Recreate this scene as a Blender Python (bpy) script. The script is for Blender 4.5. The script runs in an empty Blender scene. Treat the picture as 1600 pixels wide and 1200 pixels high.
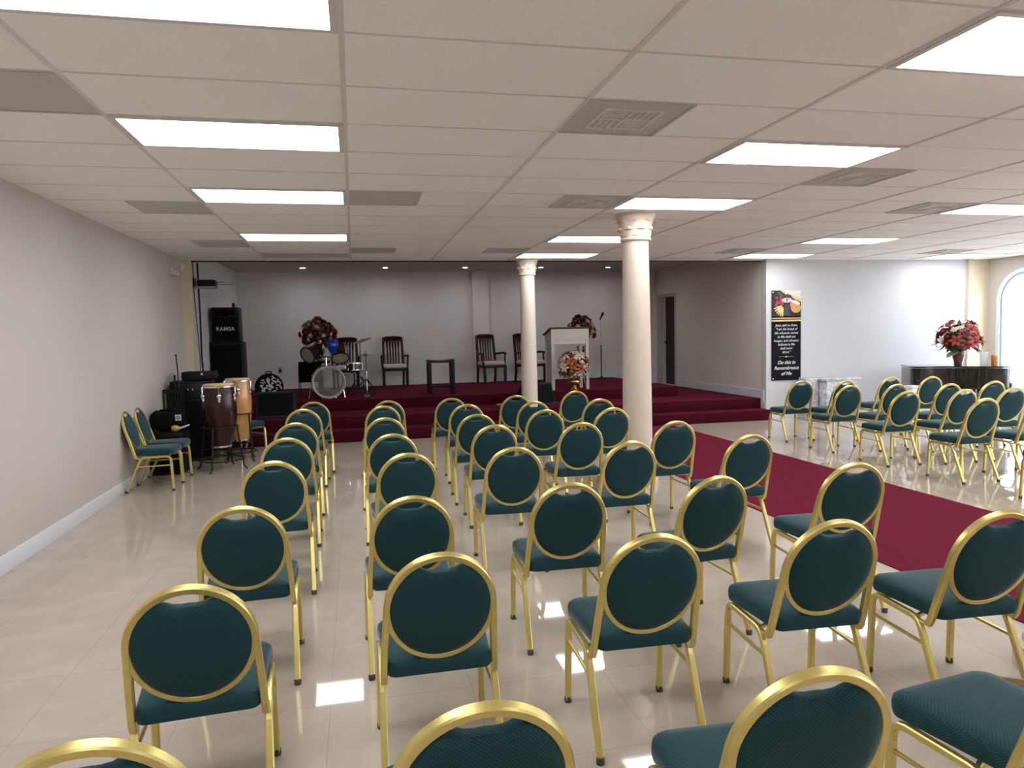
import bpy, bmesh, math, random
from mathutils import Vector, Matrix

PI = math.pi
sc = bpy.context.scene
col = sc.collection
V = Vector

# ------------------------------------------------------------------ camera
CAM_H = 1.53
def cam_basis(yaw, pitch, roll):
    y, p, r = (math.radians(a) for a in (yaw, pitch, roll))
    f = V((math.sin(y) * math.cos(p), math.cos(y) * math.cos(p), -math.sin(p)))
    rt = V((math.cos(y), -math.sin(y), 0))
    up = rt.cross(f)
    return math.cos(r) * rt + math.sin(r) * up, -math.sin(r) * rt + math.cos(r) * up, f
cr, cu, cf = cam_basis(12.30, 3.876, -1.318)
cd = bpy.data.cameras.new('camera')
cd.sensor_width = 36.0
cd.lens = 1121.8 / 1600 * 36.0
cd.clip_start = 0.05
cam = bpy.data.objects.new('camera', cd)
col.objects.link(cam)
cam.matrix_world = Matrix(((cr.x, cu.x, -cf.x, 0), (cr.y, cu.y, -cf.y, 0), (cr.z, cu.z, -cf.z, CAM_H), (0, 0, 0, 1)))
sc.camera = cam

# ------------------------------------------------------------------ world, exposure
world = bpy.data.worlds.new('world')
sc.world = world
world.use_nodes = True
wb = world.node_tree.nodes['Background']
wb.inputs['Color'].default_value = (0.82, 0.89, 1.0, 1)
wb.inputs['Strength'].default_value = 9.0
sc.view_settings.view_transform = 'Standard'
sc.view_settings.look = 'None'
sc.view_settings.gamma = 1.0
sc.view_settings.use_curve_mapping = False
sc.view_settings.exposure = 0.54
PANEL_E = 9.0          # ceiling light panels
SPOT_E = 140.0          # small recessed lights over the stage
sc.cycles.use_denoising = True
sc.cycles.max_bounces = 10
sc.cycles.diffuse_bounces = 5
sc.cycles.glossy_bounces = 4
sc.cycles.caustics_reflective = True
sc.cycles.caustics_refractive = False
sc.cycles.blur_glossy = 1.0
sc.cycles.sample_clamp_indirect = 6.0

# ------------------------------------------------------------------ materials
def mat(name, color, rough=0.6, metal=0.0, spec=0.5, noise=None, bump=None, emit=None, alpha=None, coat=0.0, sheen=0.0, trans=0.0):
    m = bpy.data.materials.new(name)
    m.use_nodes = True
    nt = m.node_tree
    b = nt.nodes['Principled BSDF']
    b.inputs['Base Color'].default_value = (*color, 1)
    b.inputs['Roughness'].default_value = rough
    b.inputs['Metallic'].default_value = metal
    b.inputs['Specular IOR Level'].default_value = spec
    b.inputs['Coat Weight'].default_value = coat
    b.inputs['Coat Roughness'].default_value = 0.05
    b.inputs['Sheen Weight'].default_value = sheen
    b.inputs['Transmission Weight'].default_value = trans
    if emit:
        b.inputs['Emission Color'].default_value = (*emit[0], 1)
        b.inputs['Emission Strength'].default_value = emit[1]
    if alpha is not None:
        b.inputs['Alpha'].default_value = alpha
    if noise or bump:
        tc = nt.nodes.new('ShaderNodeTexCoord')
    if noise:                       # (scale, amount)
        n = nt.nodes.new('ShaderNodeTexNoise')
        n.inputs['Scale'].default_value = noise[0]
        n.inputs['Detail'].default_value = 5
        nt.links.new(tc.outputs['Object'], n.inputs['Vector'])
        r = nt.nodes.new('ShaderNodeValToRGB')
        a = noise[1]
        r.color_ramp.elements[0].position = 0.3
        r.color_ramp.elements[1].position = 0.7
        r.color_ramp.elements[0].color = (*[c * (1 - a) for c in color], 1)
        r.color_ramp.elements[1].color = (*[min(1, c * (1 + a)) for c in color], 1)
        nt.links.new(n.outputs['Fac'], r.inputs['Fac'])
        nt.links.new(r.outputs['Color'], b.inputs['Base Color'])
    if bump:                        # (scale, strength)
        n2 = nt.nodes.new('ShaderNodeTexNoise')
        n2.inputs['Scale'].default_value = bump[0]
        n2.inputs['Detail'].default_value = 3
        nt.links.new(tc.outputs['Object'], n2.inputs['Vector'])
        bp = nt.nodes.new('ShaderNodeBump')
        bp.inputs['Strength'].default_value = bump[1]
        bp.inputs['Distance'].default_value = 0.01
        nt.links.new(n2.outputs['Fac'], bp.inputs['Height'])
        nt.links.new(bp.outputs['Normal'], b.inputs['Normal'])
    return m

def fabric_mat(name, c0, c1):
    """woven upholstery with a regular grid of small pale dots"""
    m = mat(name, c0, 0.75, spec=0.22, sheen=0.3, bump=(260, 0.2))
    m.node_tree.nodes['Principled BSDF'].inputs['Sheen Roughness'].default_value = 0.3
    nt = m.node_tree
    b = nt.nodes['Principled BSDF']
    tc = nt.nodes.new('ShaderNodeTexCoord')
    sx = nt.nodes.new('ShaderNodeSeparateXYZ')
    nt.links.new(tc.outputs['Object'], sx.inputs[0])
    ma = nt.nodes.new('ShaderNodeMath'); ma.operation = 'MULTIPLY_ADD'      # y + 1.35 z runs evenly over seat and back
    ma.inputs[1].default_value = 1.35
    nt.links.new(sx.outputs['Z'], ma.inputs[0])
    nt.links.new(sx.outputs['Y'], ma.inputs[2])
    cx = nt.nodes.new('ShaderNodeCombineXYZ')
    nt.links.new(sx.outputs['X'], cx.inputs['X'])
    nt.links.new(ma.outputs[0], cx.inputs['Y'])
    mp = nt.nodes.new('ShaderNodeMapping')
    mp.inputs['Rotation'].default_value = (0, 0, math.radians(45))
    nt.links.new(cx.outputs[0], mp.inputs['Vector'])
    vo = nt.nodes.new('ShaderNodeTexVoronoi')
    vo.voronoi_dimensions = '2D'
    vo.inputs['Scale'].default_value = 125
    vo.inputs['Randomness'].default_value = 0.0
    nt.links.new(mp.outputs['Vector'], vo.inputs['Vector'])
    r = nt.nodes.new('ShaderNodeValToRGB')
    r.color_ramp.elements[0].position = 0.18
    r.color_ramp.elements[0].color = (*c1, 1)
    r.color_ramp.elements[1].position = 0.36
    r.color_ramp.elements[1].color = (*c0, 1)
    nt.links.new(vo.outputs['Distance'], r.inputs['Fac'])
    nt.links.new(r.outputs['Color'], b.inputs['Base Color'])
    return m

def floor_mat():
    m = mat('polished_tile', (0.5, 0.42, 0.35), 0.035, spec=0.38)
    nt = m.node_tree
    b = nt.nodes['Principled BSDF']
    tc = nt.nodes.new('ShaderNodeTexCoord')
    mp = nt.nodes.new('ShaderNodeMapping')
    mp.inputs['Location'].default_value = (1.353, -3.62 + 3.6, 0)
    nt.links.new(tc.outputs['Object'], mp.inputs['Vector'])
    br = nt.nodes.new('ShaderNodeTexBrick')
    br.offset = 0.0
    br.squash = 1.0
    br.inputs['Scale'].default_value = 1.0
    br.inputs['Mortar Size'].default_value = 0.0015
    br.inputs['Mortar Smooth'].default_value = 0.1
    br.inputs['Bias'].default_value = 0.0
    br.inputs['Brick Width'].default_value = 0.6
    br.inputs['Row Height'].default_value = 0.6
    br.inputs['Color1'].default_value = (0.50, 0.425, 0.36, 1)
    br.inputs['Color2'].default_value = (0.485, 0.41, 0.345, 1)
    br.inputs['Mortar'].default_value = (0.37, 0.305, 0.25, 1)
    nt.links.new(mp.outputs['Vector'], br.inputs['Vector'])
    n = nt.nodes.new('ShaderNodeTexNoise')
    n.inputs['Scale'].default_value = 3.2
    n.inputs['Detail'].default_value = 8
    n.inputs['Distortion'].default_value = 1.2
    nt.links.new(tc.outputs['Object'], n.inputs['Vector'])
    r = nt.nodes.new('ShaderNodeValToRGB')
    r.color_ramp.elements[0].position = 0.35
    r.color_ramp.elements[0].color = (0.91, 0.905, 0.90, 1)
    r.color_ramp.elements[1].position = 0.65
    r.color_ramp.elements[1].color = (1, 1, 1, 1)
    nt.links.new(n.outputs['Fac'], r.inputs['Fac'])
    mx = nt.nodes.new('ShaderNodeMix')
    mx.data_type = 'RGBA'
    mx.blend_type = 'MULTIPLY'
    mx.inputs['Factor'].default_value = 1.0
    nt.links.new(br.outputs['Color'], mx.inputs['A'])
    nt.links.new(r.outputs['Color'], mx.inputs['B'])
    nt.links.new(mx.outputs['Result'], b.inputs['Base Color'])
    return m

def pane_mat():
    m = bpy.data.materials.new('window_glass')
    m.use_nodes = True
    nt = m.node_tree
    nt.nodes.remove(nt.nodes['Principled BSDF'])
    out = nt.nodes['Material Output']
    t = nt.nodes.new('ShaderNodeBsdfTransparent')
    t.inputs['Color'].default_value = (0.93, 0.97, 1, 1)
    g = nt.nodes.new('ShaderNodeBsdfGlossy')
    g.inputs['Roughness'].default_value = 0.03
    mx = nt.nodes.new('ShaderNodeMixShader')
    mx.inputs['Fac'].default_value = 0.06
    nt.links.new(t.outputs[0], mx.inputs[1])
    nt.links.new(g.outputs[0], mx.inputs[2])
    nt.links.new(mx.outputs[0], out.inputs['Surface'])
    return m

def marble_mat():
    m = mat('grey_marble', (0.55, 0.54, 0.56), 0.2)
    nt = m.node_tree
    b = nt.nodes['Principled BSDF']
    tc = nt.nodes.new('ShaderNodeTexCoord')
    n = nt.nodes.new('ShaderNodeTexNoise')
    n.inputs['Scale'].default_value = 7
    n.inputs['Detail'].default_value = 9
    n.inputs['Distortion'].default_value = 2.5
    nt.links.new(tc.outputs['Object'], n.inputs['Vector'])
    r = nt.nodes.new('ShaderNodeValToRGB')
    r.color_ramp.elements[0].position = 0.38
    r.color_ramp.elements[0].color = (0.36, 0.34, 0.38, 1)
    r.color_ramp.elements[1].position = 0.6
    r.color_ramp.elements[1].color = (0.66, 0.66, 0.70, 1)
    nt.links.new(n.outputs['Fac'], r.inputs['Fac'])
    nt.links.new(r.outputs['Color'], b.inputs['Base Color'])
    return m

M = dict(
    wall=mat('cream_wall_paint', (0.535, 0.475, 0.435), 0.75, noise=(1.5, 0.02), bump=(90, 0.04)),
    wall_alcove=mat('alcove_wall_paint', (0.70, 0.645, 0.625), 0.8, noise=(1.5, 0.02), bump=(90, 0.04)),
    wall_white=mat('white_wall_paint', (0.565, 0.555, 0.57), 0.7, noise=(1.5, 0.02), bump=(90, 0.04)),
    pilaster=mat('yellow_cream_paint', (0.66, 0.56, 0.40), 0.7, noise=(2, 0.02)),
    baseboard=mat('white_baseboard_paint', (0.70, 0.70, 0.74), 0.45, noise=(3, 0.02)),
    tile_ceiling=mat('acoustic_tile', (0.955, 0.93, 0.90), 0.9, spec=0.2, noise=(140, 0.05), bump=(160, 0.25)),
    tbar=mat('ceiling_grid_metal', (0.74, 0.69, 0.655), 0.6, noise=(20, 0.02)),
    alcove_ceiling=mat('alcove_ceiling_paint', (0.50, 0.46, 0.46), 0.85, noise=(4, 0.03)),
    gap_shadow=mat('ceiling_gap_shadow', (0.03, 0.025, 0.025), 0.7, noise=(10, 0.1)),
    floor=floor_mat(),
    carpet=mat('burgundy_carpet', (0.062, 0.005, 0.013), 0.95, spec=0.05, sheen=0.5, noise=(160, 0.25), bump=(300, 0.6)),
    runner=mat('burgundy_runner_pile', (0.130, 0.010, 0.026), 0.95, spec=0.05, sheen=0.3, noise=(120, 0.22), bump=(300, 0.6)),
    gold=mat('brushed_gold_metal', (0.72, 0.585, 0.215), 0.34, metal=0.8, noise=(30, 0.05)),
    fabric=fabric_mat('teal_upholstery', (0.009, 0.042, 0.049), (0.020, 0.070, 0.080)),
    cap=mat('grey_rubber_cap', (0.06, 0.05, 0.045), 0.6, noise=(40, 0.2)),
    light=mat('lit_diffuser', (0.9, 0.9, 0.9), 0.5, emit=((0.93, 0.97, 1.0), PANEL_E)),
    unlit=mat('unlit_diffuser', (0.60, 0.58, 0.58), 0.5, noise=(60, 0.08)),
    light_frame=mat('light_frame_enamel', (0.68, 0.66, 0.63), 0.5, noise=(20, 0.02)),
    vent=mat('grey_vent_panel', (0.56, 0.545, 0.515), 0.7, noise=(220, 0.22), bump=(200, 0.3)),
    vent_light=mat('dusty_vent_grille', (0.72, 0.71, 0.68), 0.7, noise=(60, 0.1)),
    wall_cream=mat('alcove_cream_paint', (0.72, 0.65, 0.59), 0.8, noise=(1.5, 0.02), bump=(90, 0.04)),
    spot=mat('lit_downlight', (0.9, 0.9, 0.9), 0.5, emit=((0.95, 0.96, 1), SPOT_E)),
    plaster=mat('column_plaster', (0.66, 0.545, 0.455), 0.6, noise=(6, 0.04), bump=(60, 0.06)),
    black=mat('black_plastic', (0.005, 0.005, 0.006), 0.5, spec=0.25, noise=(40, 0.15)),
    black_cloth=mat('black_grille_cloth', (0.004, 0.004, 0.005), 0.85, spec=0.15, noise=(200, 0.3), bump=(250, 0.4)),
    black_gloss=mat('black_piano_lacquer', (0.010, 0.008, 0.009), 0.12, spec=0.6, coat=0.6, noise=(3, 0.1)),
    black_metal=mat('black_metal', (0.008, 0.008, 0.009), 0.4, spec=0.35, noise=(40, 0.1)),
    chrome=mat('chrome', (0.75, 0.75, 0.78), 0.15, metal=1.0, noise=(20, 0.03)),
    silver=mat('polished_silver', (0.72, 0.70, 0.70), 0.2, metal=1.0, noise=(20, 0.03)),
    darkwood=mat('dark_cherry_wood', (0.030, 0.009, 0.009), 0.4, spec=0.25, noise=(18, 0.3)),
    darkwood2=mat('espresso_wood', (0.010, 0.006, 0.006), 0.45, spec=0.2, noise=(18, 0.3)),
    cream_fabric=mat('cream_seat_fabric', (0.60, 0.545, 0.50), 0.9, noise=(90, 0.08), bump=(200, 0.3)),
    conga_brown=mat('oxblood_conga_lacquer', (0.030, 0.006, 0.005), 0.25, spec=0.3, coat=0.25, noise=(9, 0.12)),
    conga_tan=mat('honey_conga_lacquer', (0.50, 0.24, 0.075), 0.25, coat=0.5, noise=(9, 0.15)),
    skin=mat('rawhide_head', (0.55, 0.38, 0.19), 0.6, noise=(12, 0.12)),
    drum_red=mat('dark_red_drum_wrap', (0.035, 0.006, 0.010), 0.25, coat=0.5, noise=(9, 0.2)),
    drum_white=mat('white_drum_hoop', (0.46, 0.43, 0.41), 0.4, noise=(12, 0.04)),
    drum_head=mat('cream_drum_head', (0.42, 0.36, 0.27), 0.6, noise=(12, 0.1)),
    clear_head=mat('clear_drum_film', (0.45, 0.42, 0.36), 0.15, alpha=0.30, noise=(10, 0.1)),
    brass=mat('cymbal_bronze', (0.22, 0.15, 0.08), 0.35, metal=0.9, noise=(30, 0.15)),
    blue=mat('blue_balloon_latex', (0.008, 0.045, 0.42), 0.22, coat=0.4, noise=(5, 0.1)),
    podium=mat('ivory_painted_wood', (0.56, 0.53, 0.46), 0.45, noise=(6, 0.03)),
    podium_shaded=mat('shaded_ivory_wood', (0.44, 0.42, 0.39), 0.5, noise=(6, 0.03)),  # lectern ivory darkened, the side's shading put into the colour
    podium_top=mat('brown_wood_top', (0.10, 0.045, 0.025), 0.4, noise=(18, 0.2)),
    gold_vase=mat('gold_vase_glaze', (0.72, 0.42, 0.09), 0.2, metal=0.9, noise=(14, 0.2)),
    red_vase=mat('maroon_glass_vase', (0.10, 0.022, 0.022), 0.2, coat=0.4, noise=(14, 0.4)),
    red_bloom=mat('red_petals', (0.26, 0.022, 0.016), 0.7, noise=(25, 0.3)),
    rust_bloom=mat('rust_orange_petals', (0.36, 0.10, 0.035), 0.7, noise=(25, 0.25)),
    white_bloom=mat('cream_white_petals', (0.64, 0.54, 0.40), 0.7, noise=(25, 0.1)),
    pink_bloom=mat('coral_red_petals', (0.33, 0.05, 0.045), 0.7, noise=(25, 0.25)),
    dark_bloom=mat('deep_burgundy_petals', (0.09, 0.012, 0.012), 0.7, noise=(25, 0.3)),
    leaf=mat('olive_green_leaves', (0.055, 0.075, 0.020), 0.6, noise=(25, 0.4)),
    leaf_pale=mat('pale_green_leaf', (0.22, 0.27, 0.13), 0.6, noise=(25, 0.2)),
    pollen=mat('yellow_pollen', (0.45, 0.28, 0.04), 0.8, noise=(40, 0.2)),
    banner=mat('black_banner_vinyl', (0.006, 0.006, 0.011), 0.6, spec=0.08, noise=(4, 0.4)),
    banner_pic=mat('banner_slate_print', (0.045, 0.037, 0.033), 0.6, spec=0.08, noise=(8, 0.3)),
    banner_text=mat('white_banner_ink', (0.62, 0.60, 0.60), 0.5, noise=(20, 0.03)),
    banner_gold=mat('banner_gold_band', (0.55, 0.36, 0.15), 0.4, noise=(30, 0.15)),
    grape=mat('grape_print', (0.38, 0.03, 0.05), 0.4, noise=(30, 0.3)),
    wheat=mat('wheat_print', (0.68, 0.50, 0.20), 0.5, noise=(30, 0.2)),
    bread=mat('bread_print', (0.60, 0.28, 0.09), 0.5, noise=(30, 0.25)),
    cloth_print=mat('white_cloth_print', (0.70, 0.67, 0.64), 0.5, noise=(12, 0.08)),
    chalice=mat('dark_chalice_print', (0.015, 0.015, 0.025), 0.3, noise=(12, 0.2)),
    pale_print=mat('pale_pink_print', (0.60, 0.45, 0.50), 0.4, noise=(30, 0.15)),
    marble=marble_mat(),
    glass=pane_mat(),
    win_frame=mat('blue_white_window_frame', (0.62, 0.72, 0.80), 0.4, noise=(6, 0.02)),
    amber=mat('amber_candle_wax', (0.62, 0.26, 0.06), 0.4, noise=(12, 0.15)),
    clear=mat('clear_glass', (0.85, 0.88, 0.92), 0.08, alpha=0.35, noise=(6, 0.02)),
    cardboard=mat('tan_cardboard', (0.40, 0.27, 0.17), 0.85, noise=(10, 0.08)),
    white_plastic=mat('white_plastic', (0.66, 0.63, 0.58), 0.45, noise=(12, 0.03)),
    grey_lens=mat('grey_lamp_lens', (0.38, 0.36, 0.34), 0.25, noise=(20, 0.1)),
    yellow=mat('yellow_green_paint', (0.42, 0.34, 0.06), 0.4, noise=(20, 0.2)),
    gold_foil=mat('crumpled_gold_foil', (0.75, 0.52, 0.12), 0.3, metal=0.8, noise=(40, 0.3)),
    shelf=mat('beige_shelf_laminate', (0.36, 0.27, 0.16), 0.6, noise=(12, 0.1)),
    door=mat('dark_brown_door', (0.020, 0.010, 0.007), 0.45, noise=(10, 0.3)),
    door_trim=mat('grey_white_door_trim', (0.44, 0.43, 0.44), 0.5, noise=(6, 0.02)),
    concrete=mat('outdoor_concrete', (0.55, 0.54, 0.52), 0.9, noise=(3, 0.1)),
    zigzag=mat('white_zigzag_print', (0.58, 0.60, 0.60), 0.5, noise=(30, 0.1)),
)

for k in ('carpet', 'runner'):
    b_ = M[k].node_tree.nodes['Principled BSDF']
    b_.inputs['Sheen Tint'].default_value = (0.45, 0.06, 0.13, 1)
    b_.inputs['Sheen Roughness'].default_value = 0.3

# ------------------------------------------------------------------ mesh helpers
def box(bm, x0, x1, y0, y1, z0, z1, mx=None, bevel=0.0):
    r = bmesh.ops.create_cube(bm, size=1.0)
    vs = r['verts']
    c = V(((x0 + x1) / 2, (y0 + y1) / 2, (z0 + z1) / 2))
    for v in vs:
        v.co = V((v.co.x * (x1 - x0), v.co.y * (y1 - y0), v.co.z * (z1 - z0))) + c
    if bevel:
        es = list({e for v in vs for e in v.link_edges})
        rb = bmesh.ops.bevel(bm, geom=es, offset=bevel, segments=2, affect='EDGES', profile=0.5)
        vs = list({v for f in rb['faces'] for v in f.verts} | {v for v in vs if v.is_valid})
    if mx is not None:
        bmesh.ops.transform(bm, matrix=mx, verts=vs)
    return vs

def lathe(bm, prof, seg=24, mx=None, cap=True):
    rings = []
    for (r, z) in prof:
        if r < 1e-6:
            rings.append([bm.verts.new((0, 0, z))])
        else:
            rings.append([bm.verts.new((r * math.cos(2 * PI * k / seg), r * math.sin(2 * PI * k / seg), z)) for k in range(seg)])
    for a, b in zip(rings, rings[1:]):
        if len(a) == 1 and len(b) == 1:
            continue
        for k in range(seg):
            k2 = (k + 1) % seg
            if len(a) == 1:
                bm.faces.new((a[0], b[k2], b[k]))
            elif len(b) == 1:
                bm.faces.new((a[k], a[k2], b[0]))
            else:
                bm.faces.new((a[k], a[k2], b[k2], b[k]))
    if cap:
        if len(rings[0]) > 1:
            bm.faces.new(list(reversed(rings[0])))
        if len(rings[-1]) > 1:
            bm.faces.new(rings[-1])
    vs = [v for r in rings for v in r]
    if mx is not None:
        bmesh.ops.transform(bm, matrix=mx, verts=vs)
    return vs

def tube(bm, pts, r, seg=8, closed=False, radii=None):
    pts = [V(p) for p in pts]
    n = len(pts)
    T = []
    for i in range(n):
        a = pts[(i - 1) % n] if (closed or i > 0) else pts[i]
        b = pts[(i + 1) % n] if (closed or i < n - 1) else pts[i]
        T.append((b - a).normalized())
    ref = V((0, 0, 1)) if abs(T[0].z) < 0.9 else V((1, 0, 0))
    N = T[0].cross(ref).normalized()
    rings = []
    for i in range(n):
        N = (N - T[i] * N.dot(T[i])).normalized()
        B = T[i].cross(N)
        rr = radii[i] if radii else r
        rings.append([bm.verts.new(pts[i] + rr * (math.cos(2 * PI * k / seg) * N + math.sin(2 * PI * k / seg) * B)) for k in range(seg)])
    m = n if closed else n - 1
    for i in range(m):
        a, b = rings[i], rings[(i + 1) % n]
        for k in range(seg):
            k2 = (k + 1) % seg
            bm.faces.new((a[k], b[k], b[k2], a[k2]))
    if not closed:
        bm.faces.new(rings[0])
        bm.faces.new(list(reversed(rings[-1])))

def sweep(bm, pts, N, a, b, closed=False):
    """flat-oval metal tube along a planar path; N = plane normal, a = half depth along N, b = half width in the plane"""
    pts = [V(p) for p in pts]
    N = V(N).normalized()
    n = len(pts)
    c = 0.68
    sec = [(-1, -c), (-1, c), (-c, 1), (c, 1), (1, c), (1, -c), (c, -1), (-c, -1)]
    rings = []
    for i in range(n):
        p0 = pts[(i - 1) % n] if (closed or i > 0) else pts[i]
        p1 = pts[(i + 1) % n] if (closed or i < n - 1) else pts[i]
        t = (p1 - p0).normalized()
        B = t.cross(N).normalized()
        rings.append([bm.verts.new(pts[i] + N * (a * s) + B * (b * q)) for s, q in sec])
    m = n if closed else n - 1
    for i in range(m):
        x, y = rings[i], rings[(i + 1) % n]
        for k in range(8):
            k2 = (k + 1) % 8
            bm.faces.new((x[k], y[k], y[k2], x[k2]))
    if not closed:
        bm.faces.new(rings[0])
        bm.faces.new(list(reversed(rings[-1])))

def prism(bm, poly, h0, h1, mx=None):
    """poly in xy, extruded in z"""
    lo = [bm.verts.new((x, y, h0)) for x, y in poly]
    hi = [bm.verts.new((x, y, h1)) for x, y in poly]
    bm.faces.new(list(reversed(lo)))
    bm.faces.new(hi)
    n = len(poly)
    for k in range(n):
        k2 = (k + 1) % n
        bm.faces.new((lo[k], lo[k2], hi[k2], hi[k]))
    if mx is not None:
        bmesh.ops.transform(bm, matrix=mx, verts=lo + hi)

def obj(name, bm, m, parent=None, loc=None, rotz=None, sharp=38, label=None):
    bmesh.ops.recalc_face_normals(bm, faces=bm.faces)
    for f in bm.faces:
        f.smooth = True
    lim = math.radians(sharp)
    for e in bm.edges:
        if len(e.link_faces) == 2:
            e.smooth = e.calc_face_angle(0.0) < lim
    me = bpy.data.meshes.new(name)
    bm.to_mesh(me)
    bm.free()
    me.materials.append(m)
    o = bpy.data.objects.new(name, me)
    col.objects.link(o)
    if parent is not None:
        o.parent = parent
    if loc is not None:
        o.location = loc
    if rotz is not None:
        o.rotation_euler = (0, 0, rotz)
    if label:
        o['label'] = label
    return o

def NB():
    return bmesh.new()

def tag(o, label, cat, group=None, kind=None):
    o['label'] = label
    o['category'] = cat
    if group:
        o['group'] = group
    if kind:
        o['kind'] = kind
    return o

def thing(name, label, cat, loc=(0, 0, 0), rotz=0.0, group=None):
    o = bpy.data.objects.new(name, None)
    o.empty_display_size = 0.1
    col.objects.link(o)
    o.location = loc
    o.rotation_euler = (0, 0, rotz)
    return tag(o, label, cat, group)

def struct(name, bm, m, label, cat, parent=None):
    o = obj(name, bm, m, parent)
    o['kind'] = 'structure'
    if parent is None:
        o['label'] = label
        o['category'] = cat
    return o

def dup(src, parent=None):
    c = src.copy()
    col.objects.link(c)
    if parent is not None:
        c.parent = parent
        c.matrix_parent_inverse = Matrix()
    for ch in list(src.children):
        dup(ch, c)
    return c

def text_mesh(name, body, size, mx, m, parent, shear=0.0, align='CENTER', spacing=1.0, bold=0.0, line=1.0):
    cu_ = bpy.data.curves.new(name, 'FONT')
    cu_.body = body
    cu_.size = size
    cu_.shear = shear
    cu_.align_x = align
    cu_.align_y = 'CENTER'
    cu_.space_character = spacing
    cu_.space_line = line
    cu_.extrude = 0.0006
    cu_.offset = bold
    t = bpy.data.objects.new(name, cu_)
    col.objects.link(t)
    bpy.context.view_layer.update()
    me = bpy.data.meshes.new_from_object(t.evaluated_get(bpy.context.evaluated_depsgraph_get()))
    col.objects.unlink(t)
    bpy.data.objects.remove(t)
    bpy.data.curves.remove(cu_)
    me.name = name
    me.materials.clear()
    me.materials.append(m)
    me.transform(mx)
    o = bpy.data.objects.new(name, me)
    col.objects.link(o)
    o.parent = parent
    return o

RX90 = Matrix.Rotation(PI / 2, 4, 'X')     # xy drawing -> xz plane facing -y

# ------------------------------------------------------------------ room dimensions
CEIL = 2.71
XL, XR = -2.37, 11.35
YB = -4.0                      # wall behind the camera
YF = 11.08                     # wall carrying the banner, and the mouth of the stage alcove
YA = 15.62                     # back wall of the stage
XA = 6.88                      # right wall of the stage alcove
ALC = 2.94                     # stage ceiling
GX0, GY0, PX, PY = -0.0055, 2.917, 1.2029, 0.60145      # ceiling grid
Z1, Z2, Z3 = 0.17, 0.345, 0.52
def gx(i): return GX0 + i * PX
def gy(j): return GY0 + j * PY
YC = 11.22                     # far edge of the tiled ceiling

# ------------------------------------------------------------------ setting
bm = NB(); box(bm, XL - .15, XR + .15, YB - .15, YA + .2, -0.12, 0.0)
struct('floor', bm, M['floor'], 'polished cream marble tile floor', 'floor')
bm = NB(); box(bm, XL - .15, XR + .15, YB - .15, YC, CEIL, CEIL + 0.04)
struct('ceiling', bm, M['tile_ceiling'], 'suspended ceiling of pinkish white acoustic tiles', 'ceiling')
bm = NB()
i = -1
for i in range(-1, 10):
    x = gx(i)
    box(bm, x - .012, x + .012, YB, YC, CEIL - .006, CEIL + .001)
j = -11
for j in range(-11, 14):
    y = gy(j)
    box(bm, XL, XR, y - .006, y + .006, CEIL - .003, CEIL + .001)
struct('trim_1', bm, M['tbar'], 'thin metal grid holding the ceiling tiles', 'ceiling grid')
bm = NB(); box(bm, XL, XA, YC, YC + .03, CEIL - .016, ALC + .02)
struct('trim_2', bm, M['gap_shadow'], 'thin dark strip painted as the gap shadow where the tiled ceiling stops', 'ceiling edge')  # dark colour stands in for the shadow in the gap past the tiles
bm = NB(); box(bm, XL - .2, XA + .3, YC + .03, YA + .2, ALC, ALC + .05)
struct('ceiling_stage', bm, M['alcove_ceiling'], 'plain grey painted ceiling over the stage', 'ceiling')

bm = NB(); box(bm, XL - .15, XL, YB, YF + .0, 0, CEIL)
struct('wall_left', bm, M['wall'], 'long plain cream wall on the left', 'wall')
bm = NB(); box(bm, XL - .15, -2.255, YF, YF + .12, 0, CEIL)
struct('trim_3', bm, M['pilaster'], 'narrow yellowish cream post at the left of the stage mouth', 'post')
bm = NB(); box(bm, XL - .15, -2.31, YF + .12, YA, 0, ALC)
struct('wall_stage_left', bm, M['wall_alcove'], 'short left wall of the stage alcove', 'wall')
bm = NB(); box(bm, XL - .15, XA + .3, YA, YA + .15, 0, ALC)
struct('wall_back', bm, M['wall_alcove'], 'plain back wall behind the stage', 'wall')
bm = NB(); box(bm, 2.55, 2.91, YA - .10, YA, Z3, ALC)
struct('trim_4', bm, M['wall_alcove'], 'flat pilaster on the back wall of the stage', 'pilaster')
# right wall of the alcove with the doorway near its far end
DY0, DY1, DZ = 14.66, 15.34, 2.31
bm = NB()
box(bm, XA, XA + .15, YF + .13, DY0, 0, ALC)
box(bm, XA, XA + .15, DY1, YA, 0, ALC)
box(bm, XA, XA + .15, DY0, DY1, DZ, ALC)
box(bm, XA, XA + .15, DY0, DY1, 0, Z2)
struct('wall_stage_right', bm, M['wall_cream'], 'right wall of the stage alcove with a dark doorway', 'wall')
d = NB()
box(d, XA + .10, XA + .14, DY0, DY1, Z2, DZ)
for z0, z1 in ((Z2 + .15, Z2 + .85), (Z2 + 1.0, Z2 + 1.8)):
    box(d, XA + .09, XA + .11, DY0 + .12, DY1 - .12, z0, z1)
door = struct('door_1', d, M['door'], 'dark brown door in the recess at the right end of the stage', 'door')
bm = NB()
box(bm, XA - .012, XA, DY0 - .07, DY0, Z2, DZ + .07)
box(bm, XA - .012, XA, DY1, DY1 + .24, Z2, DZ + .07)
box(bm, XA - .012, XA, DY0, DY1, DZ, DZ + .07)
struct('door_trim', bm, M['door_trim'], '', '', door)
bm = NB(); lathe(bm, [(0, 0), (.028, .01), (.03, .03), (.015, .045), (.012, .07)], 12, Matrix.Translation((XA + .02, DY1 - .09, Z2 + .95)) @ Matrix.Rotation(PI / 2, 4, 'Y'))
struct('door_handle', bm, M['brass'], '', '', door)

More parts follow.
